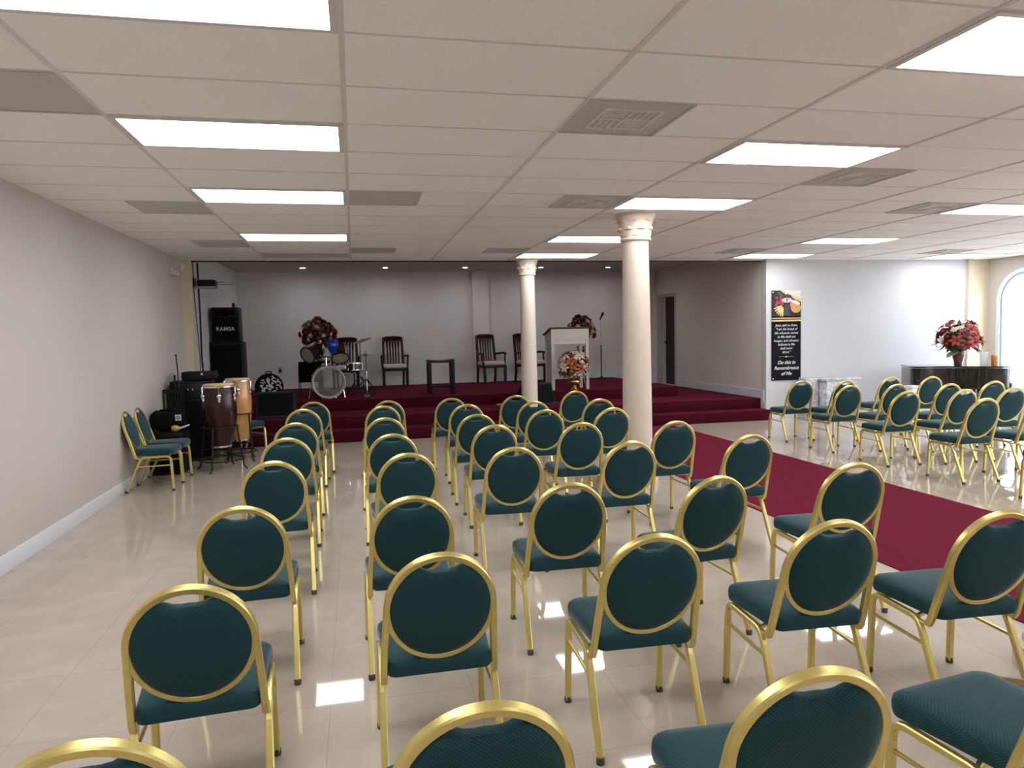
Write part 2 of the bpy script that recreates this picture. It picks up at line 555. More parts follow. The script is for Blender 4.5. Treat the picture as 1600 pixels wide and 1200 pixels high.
bm = NB(); box(bm, XA, XR + .15, YF, YF + .15, 0, CEIL)
struct('wall_front_right', bm, M['wall_white'], 'plain white wall carrying the black banner, right of the stage', 'wall')
bm = NB(); box(bm, 10.93, XR, YF - .05, YF, 0, CEIL)
struct('trim_5', bm, M['pilaster'], 'flat cream pilaster in the far right corner', 'pilaster')
bm = NB(); box(bm, XL - .15, XR + .15, YB - .15, YB, 0, CEIL)
struct('wall_rear', bm, M['wall'], 'plain cream wall behind the viewer', 'wall')

# right wall with arched windows
WR, WS, WZ = 0.48, 0.35, 1.95
WY = [10.29, 8.25, 6.2, 4.15, 2.1, 0.05, -2.0]
def arch_z(t):
    return WZ + math.sqrt(max(0.0, WR * WR - t * t))
bm = NB()
def quad(p):
    bm.faces.new([bm.verts.new((XR, y, z)) for y, z in p])
edges = [YF + .15]
NA = 16
ycur = YF + .15
for yc in WY:
    quad([(ycur, 0), (yc + WR, 0), (yc + WR, CEIL), (ycur, CEIL)])
    for k in range(NA):
        t0 = WR * math.cos(PI * k / NA); t1 = WR * math.cos(PI * (k + 1) / NA)
        quad([(yc + t0, 0), (yc + t1, 0), (yc + t1, WS), (yc + t0, WS)])
        quad([(yc + t0, arch_z(t0)), (yc + t1, arch_z(t1)), (yc + t1, CEIL), (yc + t0, CEIL)])
    ycur = yc - WR
quad([(ycur, 0), (YB - .15, 0), (YB - .15, CEIL), (ycur, CEIL)])
bmesh.ops.remove_doubles(bm, verts=bm.verts, dist=1e-4)
ex = bmesh.ops.extrude_face_region(bm, geom=bm.faces[:])
bmesh.ops.translate(bm, vec=(.15, 0, 0), verts=[g for g in ex['geom'] if isinstance(g, bmesh.types.BMVert)])
struct('wall_right', bm, M['wall'], 'cream wall with arched windows on the far right', 'wall')
for n, yc in enumerate(WY):
    bm = NB()
    path = [(XR + .05, yc - WR + .03, WS + .03), (XR + .05, yc - WR + .03, WZ)]
    path += [(XR + .05, yc - (WR - .03) * math.cos(PI * k / 16), WZ + (WR - .03) * math.sin(PI * k / 16)) for k in range(1, 16)]
    path += [(XR + .05, yc + WR - .03, WZ), (XR + .05, yc + WR - .03, WS + .03)]
    sweep(bm, path, (1, 0, 0), .035, .03)
    box(bm, XR + .015, XR + .085, yc - WR, yc + WR, WS, WS + .06)
    # flat surround on the inside face of the wall
    path = [(XR - .01, yc - WR - .03, WS), (XR - .01, yc - WR - .03, WZ)]
    path += [(XR - .01, yc - (WR + .03) * math.cos(PI * k / 16), WZ + (WR + .03) * math.sin(PI * k / 16)) for k in range(1, 16)]
    path += [(XR - .01, yc + WR + .03, WZ), (XR - .01, yc + WR + .03, WS)]
    sweep(bm, path, (1, 0, 0), .012, .035)
    w = struct('window_%d' % (n + 1), bm, M['win_frame'],
               'tall arched window with a pale blue frame' + (' beyond the piano' if n == 0 else ' on the right wall, %s from the far corner' % ('second', 'third', 'fourth', 'fifth', 'sixth', 'seventh')[n - 1]), 'window')
    bm = NB()
    poly = [(yc - WR, WS)] + [(yc - WR * math.cos(PI * k / 16), WZ + WR * math.sin(PI * k / 16)) for k in range(17)] + [(yc + WR, WS)]
    bm.faces.new([bm.verts.new((XR + .05, y, z)) for y, z in poly])
    struct('glass', bm, M['glass'], '', '', w)
bm = NB(); box(bm, XR + .15, XR + 25, -20, 30, -.3, -.12)
struct('ground_outside', bm, M['concrete'], 'pale paving outside the arched windows', 'ground')

# baseboards
bm = NB(); box(bm, XL, XL + .015, YB, YF, 0, .13, bevel=.004)
struct('baseboard_left', bm, M['baseboard'], 'white baseboard along the left wall', 'baseboard')
bm = NB()
box(bm, -2.31, 2.55, YA - .015, YA, Z3, Z3 + .13); box(bm, 2.55, 2.91, YA - .115, YA - .10, Z3, Z3 + .13); box(bm, 2.91, XA, YA - .015, YA, Z2, Z3 + .13)
struct('baseboard_back', bm, M['baseboard'], 'white baseboard along the back wall of the stage', 'baseboard')
bm = NB()
box(bm, XA - .015, XA, 11.26, DY0 - .07, Z2, Z2 + .14)
box(bm, XA - .016, XA, 11.14, 11.26, Z1, Z2 + .14)
box(bm, XA - .015, XA, YF + .02, 11.14, 0, Z1 + .13)
struct('baseboard_stage_right', bm, M['baseboard'], 'white stepped baseboard beside the stage steps', 'baseboard')
bm = NB(); box(bm, XA, 10.93, YF - .015, YF, 0, .13)
struct('baseboard_front_right', bm, M['baseboard'], 'white baseboard under the banner wall', 'baseboard')

# stage: two steps and a platform under burgundy carpet
S1, S2, S3, SXR, PXR = 10.87, 11.21, 12.2, 6.86, 5.79
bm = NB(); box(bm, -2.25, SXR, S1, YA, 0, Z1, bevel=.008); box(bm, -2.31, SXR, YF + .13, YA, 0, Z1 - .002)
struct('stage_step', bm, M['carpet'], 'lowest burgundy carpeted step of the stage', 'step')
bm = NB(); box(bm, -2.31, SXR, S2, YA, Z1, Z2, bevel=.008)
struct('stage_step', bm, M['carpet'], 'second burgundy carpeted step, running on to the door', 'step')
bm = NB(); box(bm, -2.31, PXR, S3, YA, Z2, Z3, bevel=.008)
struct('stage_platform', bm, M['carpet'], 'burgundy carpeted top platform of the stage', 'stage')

bm = NB(); box(bm, 3.29, 5.04, -1.5, S1, 0, .006)
tag(obj('carpet_runner', bm, M['runner']), 'long burgundy aisle runner leading to the stage steps', 'carpet')

# ------------------------------------------------------------------ ceiling lights, vents, downlights
ORD = ['first', 'second', 'third', 'fourth', 'fifth', 'sixth', 'seventh', 'eighth', 'ninth']
def make_light():
    t = thing('ceiling_light', 'x', 'ceiling light', group='fluorescent ceiling panels')
    bm = NB()
    w, h = PX / 2 - .012, PY / 2 - .008
    for (x0, x1, y0, y1) in ((-w, w, -h, -h + .028), (-w, w, h - .028, h), (-w, -w + .028, -h + .028, h - .028), (w - .028, w, -h + .028, h - .028)):
        box(bm, x0, x1, y0, y1, -.012, 0)
    obj('light_frame', bm, M['light_frame'], t)
    bm = NB(); box(bm, -w + .028, w - .028, -h + .028, h - .028, -.006, 0)
    obj('diffuser', bm, M['light'], t, label='glowing white diffuser')
    return t
light0 = make_light(); used = False
ROWN = {-1: 'row nearest the camera', 2: 'second row from the camera', 5: 'third row from the camera', 9: 'fourth row from the camera', 12: 'row nearest the stage',
        -4: 'unseen row added just behind the camera', -8: 'unseen row added farthest behind the camera'}  # these two rows are out of view, added to light the room
LCOL = {-1: 'leftmost', 2: 'second from left', 5: 'third from left', 8: 'rightmost'}
for j in (-1, 2, 5, 9, 12, -4, -8):
    for i in (-1, 2, 5, 8):
        if j == 12 and i == -1:
            continue
        t = dup(light0) if used else light0
        used = True
        t.location = (gx(i + .5), gy(j + .5), CEIL)
        t['label'] = 'lit rectangular ceiling panel, %s in the %s' % (LCOL[i], ROWN[j])
t = thing('ceiling_light', 'unlit grey ceiling panel near the stage edge at the left', 'ceiling light', (gx(-.5), gy(12.5), CEIL))
bm = NB(); w, h = PX / 2 - .012, PY / 2 - .008
for (x0, x1, y0, y1) in ((-w, w, -h, -h + .028), (-w, w, h - .028, h), (-w, -w + .028, -h + .028, h - .028), (w - .028, w, -h + .028, h - .028)):
    box(bm, x0, x1, y0, y1, -.012, 0)
obj('light_frame', bm, M['light_frame'], t)
bm = NB(); box(bm, -w + .028, w - .028, -h + .028, h - .028, -.006, 0)
obj('diffuser', bm, M['unlit'], t, label='dark unlit diffuser')

def make_vent(louvre):
    t = thing('ceiling_vent', 'x', 'ceiling vent', group='grey ceiling vents')
    w, h = PX / 4 - .008, PY / 2 - .008
    bm = NB()
    box(bm, -w, w, -h, h, -.004, 0)
    obj('vent_panel', bm, M['vent'], t)
    bm = NB()
    for (x0, x1, y0, y1) in ((-w, w, -h, -h + .015), (-w, w, h - .015, h), (-w, -w + .015, -h + .015, h - .015), (w - .015, w, -h + .015, h - .015)):
        box(bm, x0, x1, y0, y1, -.010, -.004)
    obj('vent_frame', bm, M['vent'], t)
    if louvre:
        bm = NB()
        g = .17
        for (x0, x1, y0, y1) in ((-g, g, -g, -g + .012), (-g, g, g - .012, g), (-g, -g + .012, -g + .012, g - .012), (g - .012, g, -g + .012, g - .012),
                                 (-.006, .006, -g + .012, g - .012), (-g + .012, -.006, -.006, .006), (.006, g - .012, -.006, .006)):
            box(bm, x0, x1, y0, y1, -.012, -.004)
        for sx in (-1, 1):
            for sy in (-1, 1):
                for q in (.05, .085, .12):
                    if sx * sy > 0:
                        box(bm, sx * .02 if sx > 0 else -.15, .15 if sx > 0 else -.02, sy * q - .004, sy * q + .004, -.011, -.004)
                    else:
                        box(bm, sx * q - .004, sx * q + .004, .02 if sy > 0 else -.15, .15 if sy > 0 else -.02, -.011, -.004)
        obj('louvre', bm, M['vent_light'], t, label='dusty pale square louvre')
    return t
vents = [(-1.25, 1, 0, 'plain grey square ceiling vent at the left edge, nearest the camera'),
         (1.25, 1, 1, 'grey square ceiling vent with a dusty four-way louvre, near the top centre'),
         (.25, 5, 0, 'grey ceiling vent right of the third lit panel on the left'),
         (1.75, 5, 1, 'grey louvred ceiling vent in front of the nearer column capital'),
         (3.25, 3, 1, 'grey louvred ceiling vent behind the large lit panel on the right'),
         (-1.25, 6, 0, 'grey ceiling vent by the left wall, third panel row from camera'),
         (4.75, 5, 1, 'grey louvred ceiling vent touching a lit panel at the right edge'),
         (-1.25, 10, 0, 'grey ceiling vent by the left wall, closest to the stage'),
         (.25, 11, 0, 'grey ceiling vent near the stage edge, beside the unlit panel'),
         (1.75, 11, 0, 'grey ceiling vent near the stage edge, in front of the far column'),
         (4.75, 11, 1, 'grey ceiling vent above the right end of the stage steps'),
         (7.75, 11, 1, 'grey ceiling vent near the piano in the far right')]
vsrc = [make_vent(0), make_vent(1)]; vused = [False, False]
for i, j, k, lab in vents:
    t = dup(vsrc[k]) if vused[k] else vsrc[k]
    vused[k] = True
    t.location = (gx(i), gy(j + .5), CEIL)
    t['label'] = lab

def make_spot():
    t = thing('recessed_light', 'x', 'downlight', group='small downlights over the stage')
    bm = NB(); lathe(bm, [(.055, 0), (.085, 0), (.082, -.010), (.055, -.012)], 24, cap=False)
    obj('light_ring', bm, M['light_frame'], t)
    bm = NB(); lathe(bm, [(0, -.006), (.055, -.006)], 20, cap=False)
    obj('lens', bm, M['spot'], t, label='glowing lens')
    return t
spot0 = make_spot()
for k, x in enumerate((-.93, .66, 2.27, 3.87, 5.35)):
    t = dup(spot0) if k else spot0
    t.location = (x, 14.65, ALC)
    t['label'] = 'small lit downlight over the stage, %s' % ('leftmost', 'second from left', 'in the middle', 'second from right', 'rightmost')[k]

# ------------------------------------------------------------------ columns
def make_column():
    t = thing('column', 'x', 'column', group='round plaster columns')
    bm = NB()
    lathe(bm, [(.150, 0), (.148, .6), (.142, 1.4), (.134, 2.1), (.130, 1.0 * 2.455)], 32)
    obj('shaft', bm, M['plaster'], t)
    bm = NB()
    zb = 2.44
    lathe(bm, [(.130, zb), (.152, zb + .004), (.158, zb + .016), (.152, zb + .03), (.142, zb + .036), (.146, zb + .06), (.150, zb + .12), (.160, zb + .17),
               (.178, zb + .21), (.196, zb + .235), (.200, zb + .25), (.203, zb + .27)], 36)
    obj('capital', bm, M['plaster'], t)
    bm = NB()
    def leaf(ang, z0, h, w, rr, curl):
        pts = []
        for s in range(7):
            q = s / 6.0
            z = z0 + h * min(1.0, q * 1.15) - (curl * .5 if s == 6 else 0)
            rad = rr + .012 * q + curl * max(0, q - .62) ** 1.2 * 3.0
            wid = w * (0.55 + 0.75 * math.sin(PI * min(1, q * .95 + .08))) * .5
            pts.append((z, rad, wid))
        L = []
        for z, rad, wid in pts:
            row = []
            for u in (-1, -.5, 0, .5, 1):
                a = ang + u * wid / rad
                bump_ = .006 * (1 - abs(u)) + (.003 if abs(u) == .5 else 0)
                row.append(bm.verts.new(((rad + bump_) * math.cos(a), (rad + bump_) * math.sin(a), z)))
            L.append(row)
        for r0, r1 in zip(L, L[1:]):
            for k in range(4):
                bm.faces.new((r0[k], r0[k + 1], r1[k + 1], r1[k]))
    for k in range(8):
        leaf(2 * PI * k / 8, zb + .034, .085, .105, .146, .022)
    for k in range(8):
        leaf(2 * PI * (k + .5) / 8, zb + .05, .155, .085, .150, .03)
    for k in range(8):      # small volutes
        a = 2 * PI * k / 8
        c = V((.166 * math.cos(a), .166 * math.sin(a), zb + .125))
        lathe(bm, [(0, -.012), (.016, -.010), (.02, 0), (.016, .010), (0, .012)], 8, Matrix.Translation(c))
    bmesh.ops.solidify(bm, geom=bm.faces[:], thickness=.004)
    obj('acanthus_leaves', bm, M['plaster'], t)
    bm = NB()
    lathe(bm, [(.205, 0), (.205, .05), (.20, .06), (.205, .075), (.195, .10), (.17, .11), (.172, .125), (.165, .14), (.15, .15)], 36)
    obj('base', bm, M['plaster'], t)
    return t
c1 = make_column(); c1.location = (2.80, 6.86, 0); c1['label'] = 'thick pinkish cream column with a leafy capital, standing among the chairs'
c2 = dup(c1); c2.location = (2.69, 11.035, Z1); c2['label'] = 'slimmer looking far column standing on the lowest stage step'
c2.scale = (.86, .86, (CEIL - Z1) / CEIL)
c3 = dup(c1); c3.location = (3.02, 2.48, 0); c3['label'] = 'column at the right edge, only its round base showing'

# ------------------------------------------------------------------ banquet chairs
TY = V((0, -.145, .465)).normalized()           # direction up the backrest plane
BP0 = V((0, -.125, .355))
BN = V((1, 0, 0)).cross(TY).normalized()        # plane normal
def bp(u, v, d=0.0):
    return BP0 + V((u, 0, 0)) + TY * v + BN * d
RU, RV, VC = .176, .196, .281                   # centre line of the oval back frame
def make_chair():
    t = thing('banquet_chair', 'x', 'chair')
    # oval back frame
    bm = NB()
    N = 28
    arch = [bp(RU * math.cos(PI * k / N), VC + RV * math.sin(PI * k / N)) for k in range(N + 1)]
    post_r = [bp(.190, .0) + V((0, .012, -.012)), bp(.190, .012), bp(.187, .08), bp(.182, .18)]
    post_l = [bp(-.182, .18), bp(-.187, .08), bp(-.190, .012), bp(-.190, 0) + V((0, .012, -.012))]
    sweep(bm, post_r + arch + post_l, BN, .0135, .0118)
    low = [bp(RU * math.cos(PI + PI * k / N) * .985, VC + RV * math.sin(PI + PI * k / N)) for k in range(N + 1)]
    sweep(bm, low, BN, .012, .0105)
    for s in (-1, 1):                            # hooks that tie the posts to the side rails
        tube(bm, [bp(s * .191, .0), bp(s * .192, -.012) + V((0, .03, 0)), V((s * .196, -.055, .345))], .009, 6)
    obj('back_frame', bm, M['gold'], t)
    # upholstered oval with a hand-hold dip at its top
    bm = NB()
    n = 48
    def outline(k):
        a = 2 * PI * k / n
        u, v = (RU - .010) * math.cos(a), (RV - .010) * math.sin(a)
        if v > 0 and abs(u) < .10:
            v -= .043 * min(1.0, 1.35 * (0.5 + 0.5 * math.cos(PI * u / .10)))
        return u, v
    rings = []
    for s, d in ((.96, .017), (1.0, .010), (1.0, -.010), (.97, -.016)):
        rings.append([bm.verts.new(bp(outline(k)[0] * s, VC + outline(k)[1] * s, d)) for k in range(n)])
    for s, d in ((.8, .024), (.5, .027)):
        rings.insert(0, [bm.verts.new(bp(outline(k)[0] * s, VC + outline(k)[1] * s, d)) for k in range(n)])
    for s, d in ((.8, -.020), (.5, -.022)):
        rings.append([bm.verts.new(bp(outline(k)[0] * s, VC + outline(k)[1] * s, d)) for k in range(n)])
    for a, b in zip(rings, rings[1:]):
        for k in range(n):
            bm.faces.new((a[k], a[(k + 1) % n], b[(k + 1) % n], b[k]))
    bm.faces.new(rings[0]); bm.faces.new(list(reversed(rings[-1])))
    obj('backrest', bm, M['fabric'], t)
    # seat cushion
    bm = NB()
    def seat_outline():
        P = []
        cs = [(.150, .185, .052, 0), (-.150, .185, .052, 90), (-.147, -.130, .032, 180), (.147, -.130, .032, 270)]
        for cx, cy, r, a0 in cs:
            for k in range(7):
                a = math.radians(a0 + 15 * k)
                P.append((cx + r * math.cos(a) * (1.0), cy + r * math.sin(a)))
        return P
    P = seat_outline()
    c0 = V((0, .03, 0))
    rings = []
    for s, z in ((.93, .372), (.985, .376), (1.0, .390), (1.0, .412), (.985, .426), (.93, .436), (.75, .442), (.4, .446)):
        rings.append([bm.verts.new((c0.x + (x - c0.x) * s, c0.y + (y - c0.y) * s, z)) for x, y in P])
    n = len(P)
    for a, b in zip(rings, rings[1:]):
        for k in range(n):
            bm.faces.new((a[k], a[(k + 1) % n], b[(k + 1) % n], b[k]))
    bm.faces.new(list(reversed(rings[0]))); bm.faces.new(rings[-1])
    obj('seat', bm, M['fabric'], t)
    # side frames: leg, rail with bends, splayed rear leg
    for s in (-1, 1):
        X0, X1 = s * .196, s * .199
        rail = [V((X0, .209, .300)), V((X0, .206, .325)), V((X0, .198, .343)), V((X0, .182, .355)), V((X0, .160, .359)),
                V((X0, -.030, .355)), V((X0, -.052, .352)), V((X0, -.070, .342)), V((X0, -.082, .325)), V((X0, -.096, .300))]
        bm = NB(); sweep(bm, rail, (1, 0, 0), .0115, .0115)
        obj('side_rail', bm, M['gold'], t)
        for (a, b) in (((X0, .209, .302), (X1, .221, .012)), ((X0, -.095, .302), (X1, -.222, .012))):
            bm = NB(); sweep(bm, [a, b], (1, 0, 0), .0125, .0125)
            L = obj('leg', bm, M['gold'], t)
            bm = NB(); lathe(bm, [(.0145, 0), (.0155, .004), (.0155, .022), (.0125, .026)], 10, Matrix.Translation((b[0], b[1], 0)))
            obj('foot_cap', bm, M['cap'], L, label='dark rubber foot cap')
        bm = NB(); tube(bm, [(X0, .212, .268), (X0, -.108, .262)], .0078, 8)
        obj('stretcher', bm, M['gold'], t)
    bm = NB()
    tube(bm, [(-.196, -.048, .350), (-.13, -.020, .352), (-.06, -.004, .355), (.06, -.004, .355), (.13, -.020, .352), (.196, -.048, .350)], .009, 8)
    obj('rear_crossbar', bm, M['gold'], t)
    bm = NB()
    tube(bm, [(-.196, .165, .352), (.196, .165, .352)], .008, 8)
    obj('front_crossbar', bm, M['gold'], t)
    return t

CS = 1.010
chair0 = make_chair()
chair_used = False
def put_chair(x, y, yaw, label, group, z=0.0):
    global chair_used
    t = dup(chair0) if chair_used else chair0
    chair_used = True
    t.location = (x, y, z)
    t.rotation_euler = (0, 0, math.radians(yaw))
    t.scale = (CS, CS, CS)
    t['label'] = label
    t['group'] = group
    return t

# rows counted from the stage; (x, y, yaw)
LEFT = [
    [(-.49, 8.66, 2), (.36, 8.42, -3), (1.07, 8.42, -2), (1.83, 8.41, -2), (2.62, 8.71, 4)],
    [(-.53, 7.85, -2), (.26, 7.83, 2), (1.13, 7.60, -3), (1.85, 7.59, -3), (2.57, 7.56, -4)],
    [(-.53, 6.59, 3), (.25, 6.68, -2), (1.07, 6.62, -3), (1.74, 6.73, -3), (2.35, 6.64, 2)],
    [(-.51, 5.64, 1), (.25, 5.57, 0), (1.07, 5.80, -2), (1.75, 5.68, -2), (2.44, 5.47, 2)],
    [(-.50, 4.62, 2), (.28, 4.64, 3), (.97, 4.64, -2), (1.73, 4.61, 0), (2.57, 4.60, 3)],
    [(-.51, 3.46, 2), (.22, 3.43, 1), (.98, 3.48, -2), (1.67, 3.40, 5), (2.54, 3.49, -3)],
    [(-.52, 2.46, 4), (.25, 2.56, 0), (1.01, 2.56, -2), (1.72, 2.54, -3), (2.38, 2.47, -3)],
    [(-.52, 1.63, 4), (.22, 1.58, 0), (.935, 1.54, -3), (1.75, 1.60, 8)],
]
CW = ['first', 'second', 'third', 'fourth', 'fifth']
for r, row in enumerate(LEFT):
    for c, (x, y, yaw) in enumerate(row):
        rw = {0: 'row nearest the stage', 7: 'row nearest the camera'}.get(r, ORD[r] + ' row from the stage')
        put_chair(x, y, yaw, 'green gold-framed banquet chair left of carpet, %s from left in %s' % (CW[c], rw), 'green banquet chairs left of the red carpet')
RIGHT = [
    [(5.88, 8.85, -2), (6.36, 8.62, 3), (7.30, 8.90, 2), (7.82, 8.72, -2)],
    [(5.88, 7.90, 0), (6.45, 7.80, 2), (7.02, 7.58, 0), (7.75, 7.66, -2)],
    [(5.84, 6.92, -1), (6.51, 6.85, 0), (7.13, 6.82, -2)],
    [(5.87, 5.96, 0), (6.53, 5.93, 0)],
    [(5.86, 4.90, 0)],
]
for r, row in enumerate(RIGHT):
    for c, (x, y, yaw) in enumerate(row):
        rw = {0: 'row nearest the stage', 4: 'row nearest the camera'}.get(r, ORD[r] + ' row from the stage')
        put_chair(x, y, yaw, 'green gold-framed banquet chair right of carpet, %s from left in %s' % (CW[c], rw), 'green banquet chairs right of the red carpet')
put_chair(-2.11, 8.17, -90, 'green banquet chair turned sideways against the left wall, nearer of the pair', 'green chairs against the left wall')
put_chair(-2.11, 8.61, -90, 'green banquet chair turned sideways against the left wall, beside the black bag', 'green chairs against the left wall')
put_chair(-1.53, 10.29, -135, 'green banquet chair half hidden behind the conga drums', 'green chair behind the congas')

# ------------------------------------------------------------------ flowers
def lily_mesh(m):
    bm = NB()
    for k in range(6):
        a = 2 * PI * k / 6
        R_ = Matrix.Rotation(a, 4, 'Z')
        rows = []
        for q, (r, z, w) in enumerate(((.004, 0, .006), (.02, .022, .016), (.045, .034, .020), (.07, .030, .013), (.088, .018, .002))):
            rows.append([bm.verts.new(R_ @ V((r, u * w, z - abs(u) * .004))) for u in (-1, 0, 1)])
        for x, y in zip(rows, rows[1:]):
            for u in range(2):
                bm.faces.new((x[u], x[u + 1], y[u + 1], y[u]))
    for k in range(3):
        a = 2 * PI * k / 3 + .3
        tube(bm, [(0, 0, .004), (.010 * math.cos(a), .010 * math.sin(a), .03), (.02 * math.cos(a), .02 * math.sin(a), .048)], .0022, 5)
    return finish('lily', bm, m)
def rose_mesh(m):
    bm = NB()
    lathe(bm, [(.004, 0), (.03, .010), (.038, .03), (.030, .048), (.012, .052), (0, .046)], 10)
    for ring, (n, r0, r1, z1, w) in enumerate(((5, .02, .046, .046, .030), (5, .02, .058, .032, .036), (6, .02, .062, .016, .034))):
        for k in range(n):
            R_ = Matrix.Rotation(2 * PI * (k + .5 * (ring % 2)) / n, 4, 'Z')
            rows = []
            for q in range(4):
                s = q / 3
                r = r0 + (r1 - r0) * s ** .7
                z = z1 * s ** 1.4
                rows.append([bm.verts.new(R_ @ V((r - .006 * u * u, u * w * (.5 + .5 * math.sin(PI * min(1, s * .8 + .1))), z + .003 * u * u))) for u in (-1, -.4, .4, 1)])
            for x, y in zip(rows, rows[1:]):
                for u in range(3):
                    bm.faces.new((x[u], x[u + 1], y[u + 1], y[u]))
    return finish('rose', bm, m)
def daisy_mesh(m):
    bm = NB()
    for k in range(9):
        R_ = Matrix.Rotation(2 * PI * k / 9, 4, 'Z')
        rows = [[bm.verts.new(R_ @ V((r, u * w, z))) for u in (-1, 0, 1)] for r, z, w in ((.006, .008, .005), (.03, .016, .011), (.052, .012, .009), (.060, .006, .001))]
        for x, y in zip(rows, rows[1:]):
            for u in range(2):
                bm.faces.new((x[u], x[u + 1], y[u + 1], y[u]))
    lathe(bm, [(.014, .006), (.012, .018), (0, .022)], 8)
    return finish('daisy', bm, m)
def finish(name, bm, m):
    bmesh.ops.recalc_face_normals(bm, faces=bm.faces)
    for f in bm.faces:
        f.smooth = True
    me = bpy.data.meshes.new(name)
    bm.to_mesh(me); bm.free()
    me.materials.append(m)
    return me
def leaf_blade(bm, base, d, L, w, droop):
    d = d.normalized()
    side = d.cross(V((0, 0, 1)))
    side = side.normalized() if side.length > 1e-3 else V((1, 0, 0))
    rows = []
    for q in range(6):
        s = q / 5
        p = base + d * (L * s) + V((0, 0, -droop * s * s))
        ww = w * math.sin(PI * (s * .92 + .06))
        rows.append([bm.verts.new(p + side * (u * ww) + V((0, 0, -.006 * (1 - abs(u))))) for u in (-1, 0, 1)])
    for x, y in zip(rows, rows[1:]):
        for u in range(2):
            bm.faces.new((x[u], x[u + 1], y[u + 1], y[u]))
def arrangement(parent, centre, rad, kinds, n, seed, zmin=-.35, leaves=40, leaf_m='leaf', squash=1.0, bscale=1.0):
    """blooms spread over a dome; each bloom is a part of its own"""
    rng = random.Random(seed)
    core = NB()
    bmesh.ops.create_icosphere(core, subdivisions=2, radius=rad * .62)
    for v in core.verts:
        v.co *= rng.uniform(.85, 1.1)
        v.co.z *= squash
        v.co += V(centre)
    for k in range(leaves):
        z = rng.uniform(zmin - .15, .95)
        a = rng.uniform(0, 2 * PI)
        r = math.sqrt(max(0, 1 - z * z)) if abs(z) < 1 else 0
        dr = V((r * math.cos(a), r * math.sin(a), z * squash))
        leaf_blade(core, V(centre) + dr * rad * .55, dr + V((0, 0, rng.uniform(-.3, .2))), rad * rng.uniform(.38, .58), rad * .085, rad * .1)
    obj('foliage', core, M[leaf_m], parent)
    meshes = {}
    ga = PI * (3 - math.sqrt(5))
    for k in range(n):
        z = 1 - (1 - zmin) * (k + .5) / n
        a = k * ga + rng.uniform(-.25, .25)
        r = math.sqrt(max(0, 1 - z * z))
        dr = V((r * math.cos(a), r * math.sin(a), z * squash))
        kind, m, s = rng.choice(kinds)
        key = (kind, m)
        if key not in meshes:
            meshes[key] = {'lily': lily_mesh, 'rose': rose_mesh, 'daisy': daisy_mesh}[kind](M[m])
        o = bpy.data.objects.new(kind + '_bloom', meshes[key])
        col.objects.link(o)
        o.parent = parent
        o.location = V(centre) + dr * rad * rng.uniform(.74, .92)
        q = (dr + V((rng.uniform(-.25, .25), rng.uniform(-.25, .25), rng.uniform(-.1, .3)))).to_track_quat('Z', 'Y')
        o.rotation_mode = 'QUATERNION'
        o.rotation_quaternion = q
        f = s * rng.uniform(.85, 1.15) * bscale
        o.scale = (f, f, f)
        o['label'] = {'red_bloom': 'deep red bloom', 'white_bloom': 'creamy white bloom', 'rust_bloom': 'rust orange bloom', 'pink_bloom': 'coral red bloom', 'dark_bloom': 'dark burgundy bloom'}[m]

# tall bouquet behind the drums, on a dark plant stand
ps = thing('plant_stand', 'dark round plant stand behind the drum kit', 'plant stand', (-.66, 14.2, Z3))
bm = NB(); lathe(bm, [(.19, .56), (.20, .57), (.20, .60), (.19, .61)], 28); obj('tabletop', bm, M['darkwood2'], ps)
bm = NB(); lathe(bm, [(.03, .06), (.035, .2), (.05, .3), (.03, .4), (.045, .56)], 16); obj('pedestal', bm, M['darkwood2'], ps)
bm = NB(); lathe(bm, [(.17, 0), (.17, .02), (.14, .035), (.05, .07)], 24); obj('foot', bm, M['darkwood2'], ps)
fa = thing('flower_arrangement', 'big round bouquet of dark red and cream roses behind the drums', 'flowers', (-.66, 14.2, Z3 + .61), group='flower arrangements')
bm = NB(); lathe(bm, [(.06, 0), (.075, .02), (.05, .05), (.10, .15), (.12, .22), (.11, .24), (.10, .22), (0, .2)], 20); obj('vase', bm, M['leaf_pale'], fa)
arrangement(fa, (0, 0, .50), .345, [('rose', 'red_bloom', 1.15), ('rose', 'red_bloom', 1.0), ('rose', 'dark_bloom', 1.0), ('rose', 'white_bloom', 1.1), ('rose', 'white_bloom', .9), ('daisy', 'white_bloom', .7)], 64, 4, zmin=-.62, leaves=70)

# burgundy bouquet in a silver urn on a thin white stand behind the lectern
ps = thing('plant_stand', 'thin white wire plant stand behind the lectern', 'plant stand', (4.50, 14.0, Z3))
bm = NB(); lathe(bm, [(.15, .50), (.155, .505), (.155, .52), (.15, .525)], 24); obj('tabletop', bm, M['podium'], ps)
for k in range(4):
    a = PI / 4 + k * PI / 2
    bm = NB(); tube(bm, [(.13 * math.cos(a), .13 * math.sin(a), .50), (.16 * math.cos(a), .16 * math.sin(a), 0)], .009, 8); obj('leg', bm, M['podium'], ps)
fa = thing('flower_arrangement', 'dark burgundy trailing bouquet in a silver urn behind the lectern', 'flowers', (4.50, 14.0, Z3 + .525), group='flower arrangements')
bm = NB(); lathe(bm, [(.085, 0), (.085, .015), (.03, .04), (.025, .07), (.075, .11), (.095, .17), (.075, .20), (.105, .23), (.09, .225), (0, .2)], 24); obj('urn', bm, M['silver'], fa)
arrangement(fa, (.03, 0, .56), .29, [('rose', 'dark_bloom', 1.15), ('rose', 'red_bloom', 1.05), ('lily', 'dark_bloom', 1.0), ('rose', 'rust_bloom', .8), ('rose', 'white_bloom', .9)], 40, 12, zmin=-.45, leaves=50)

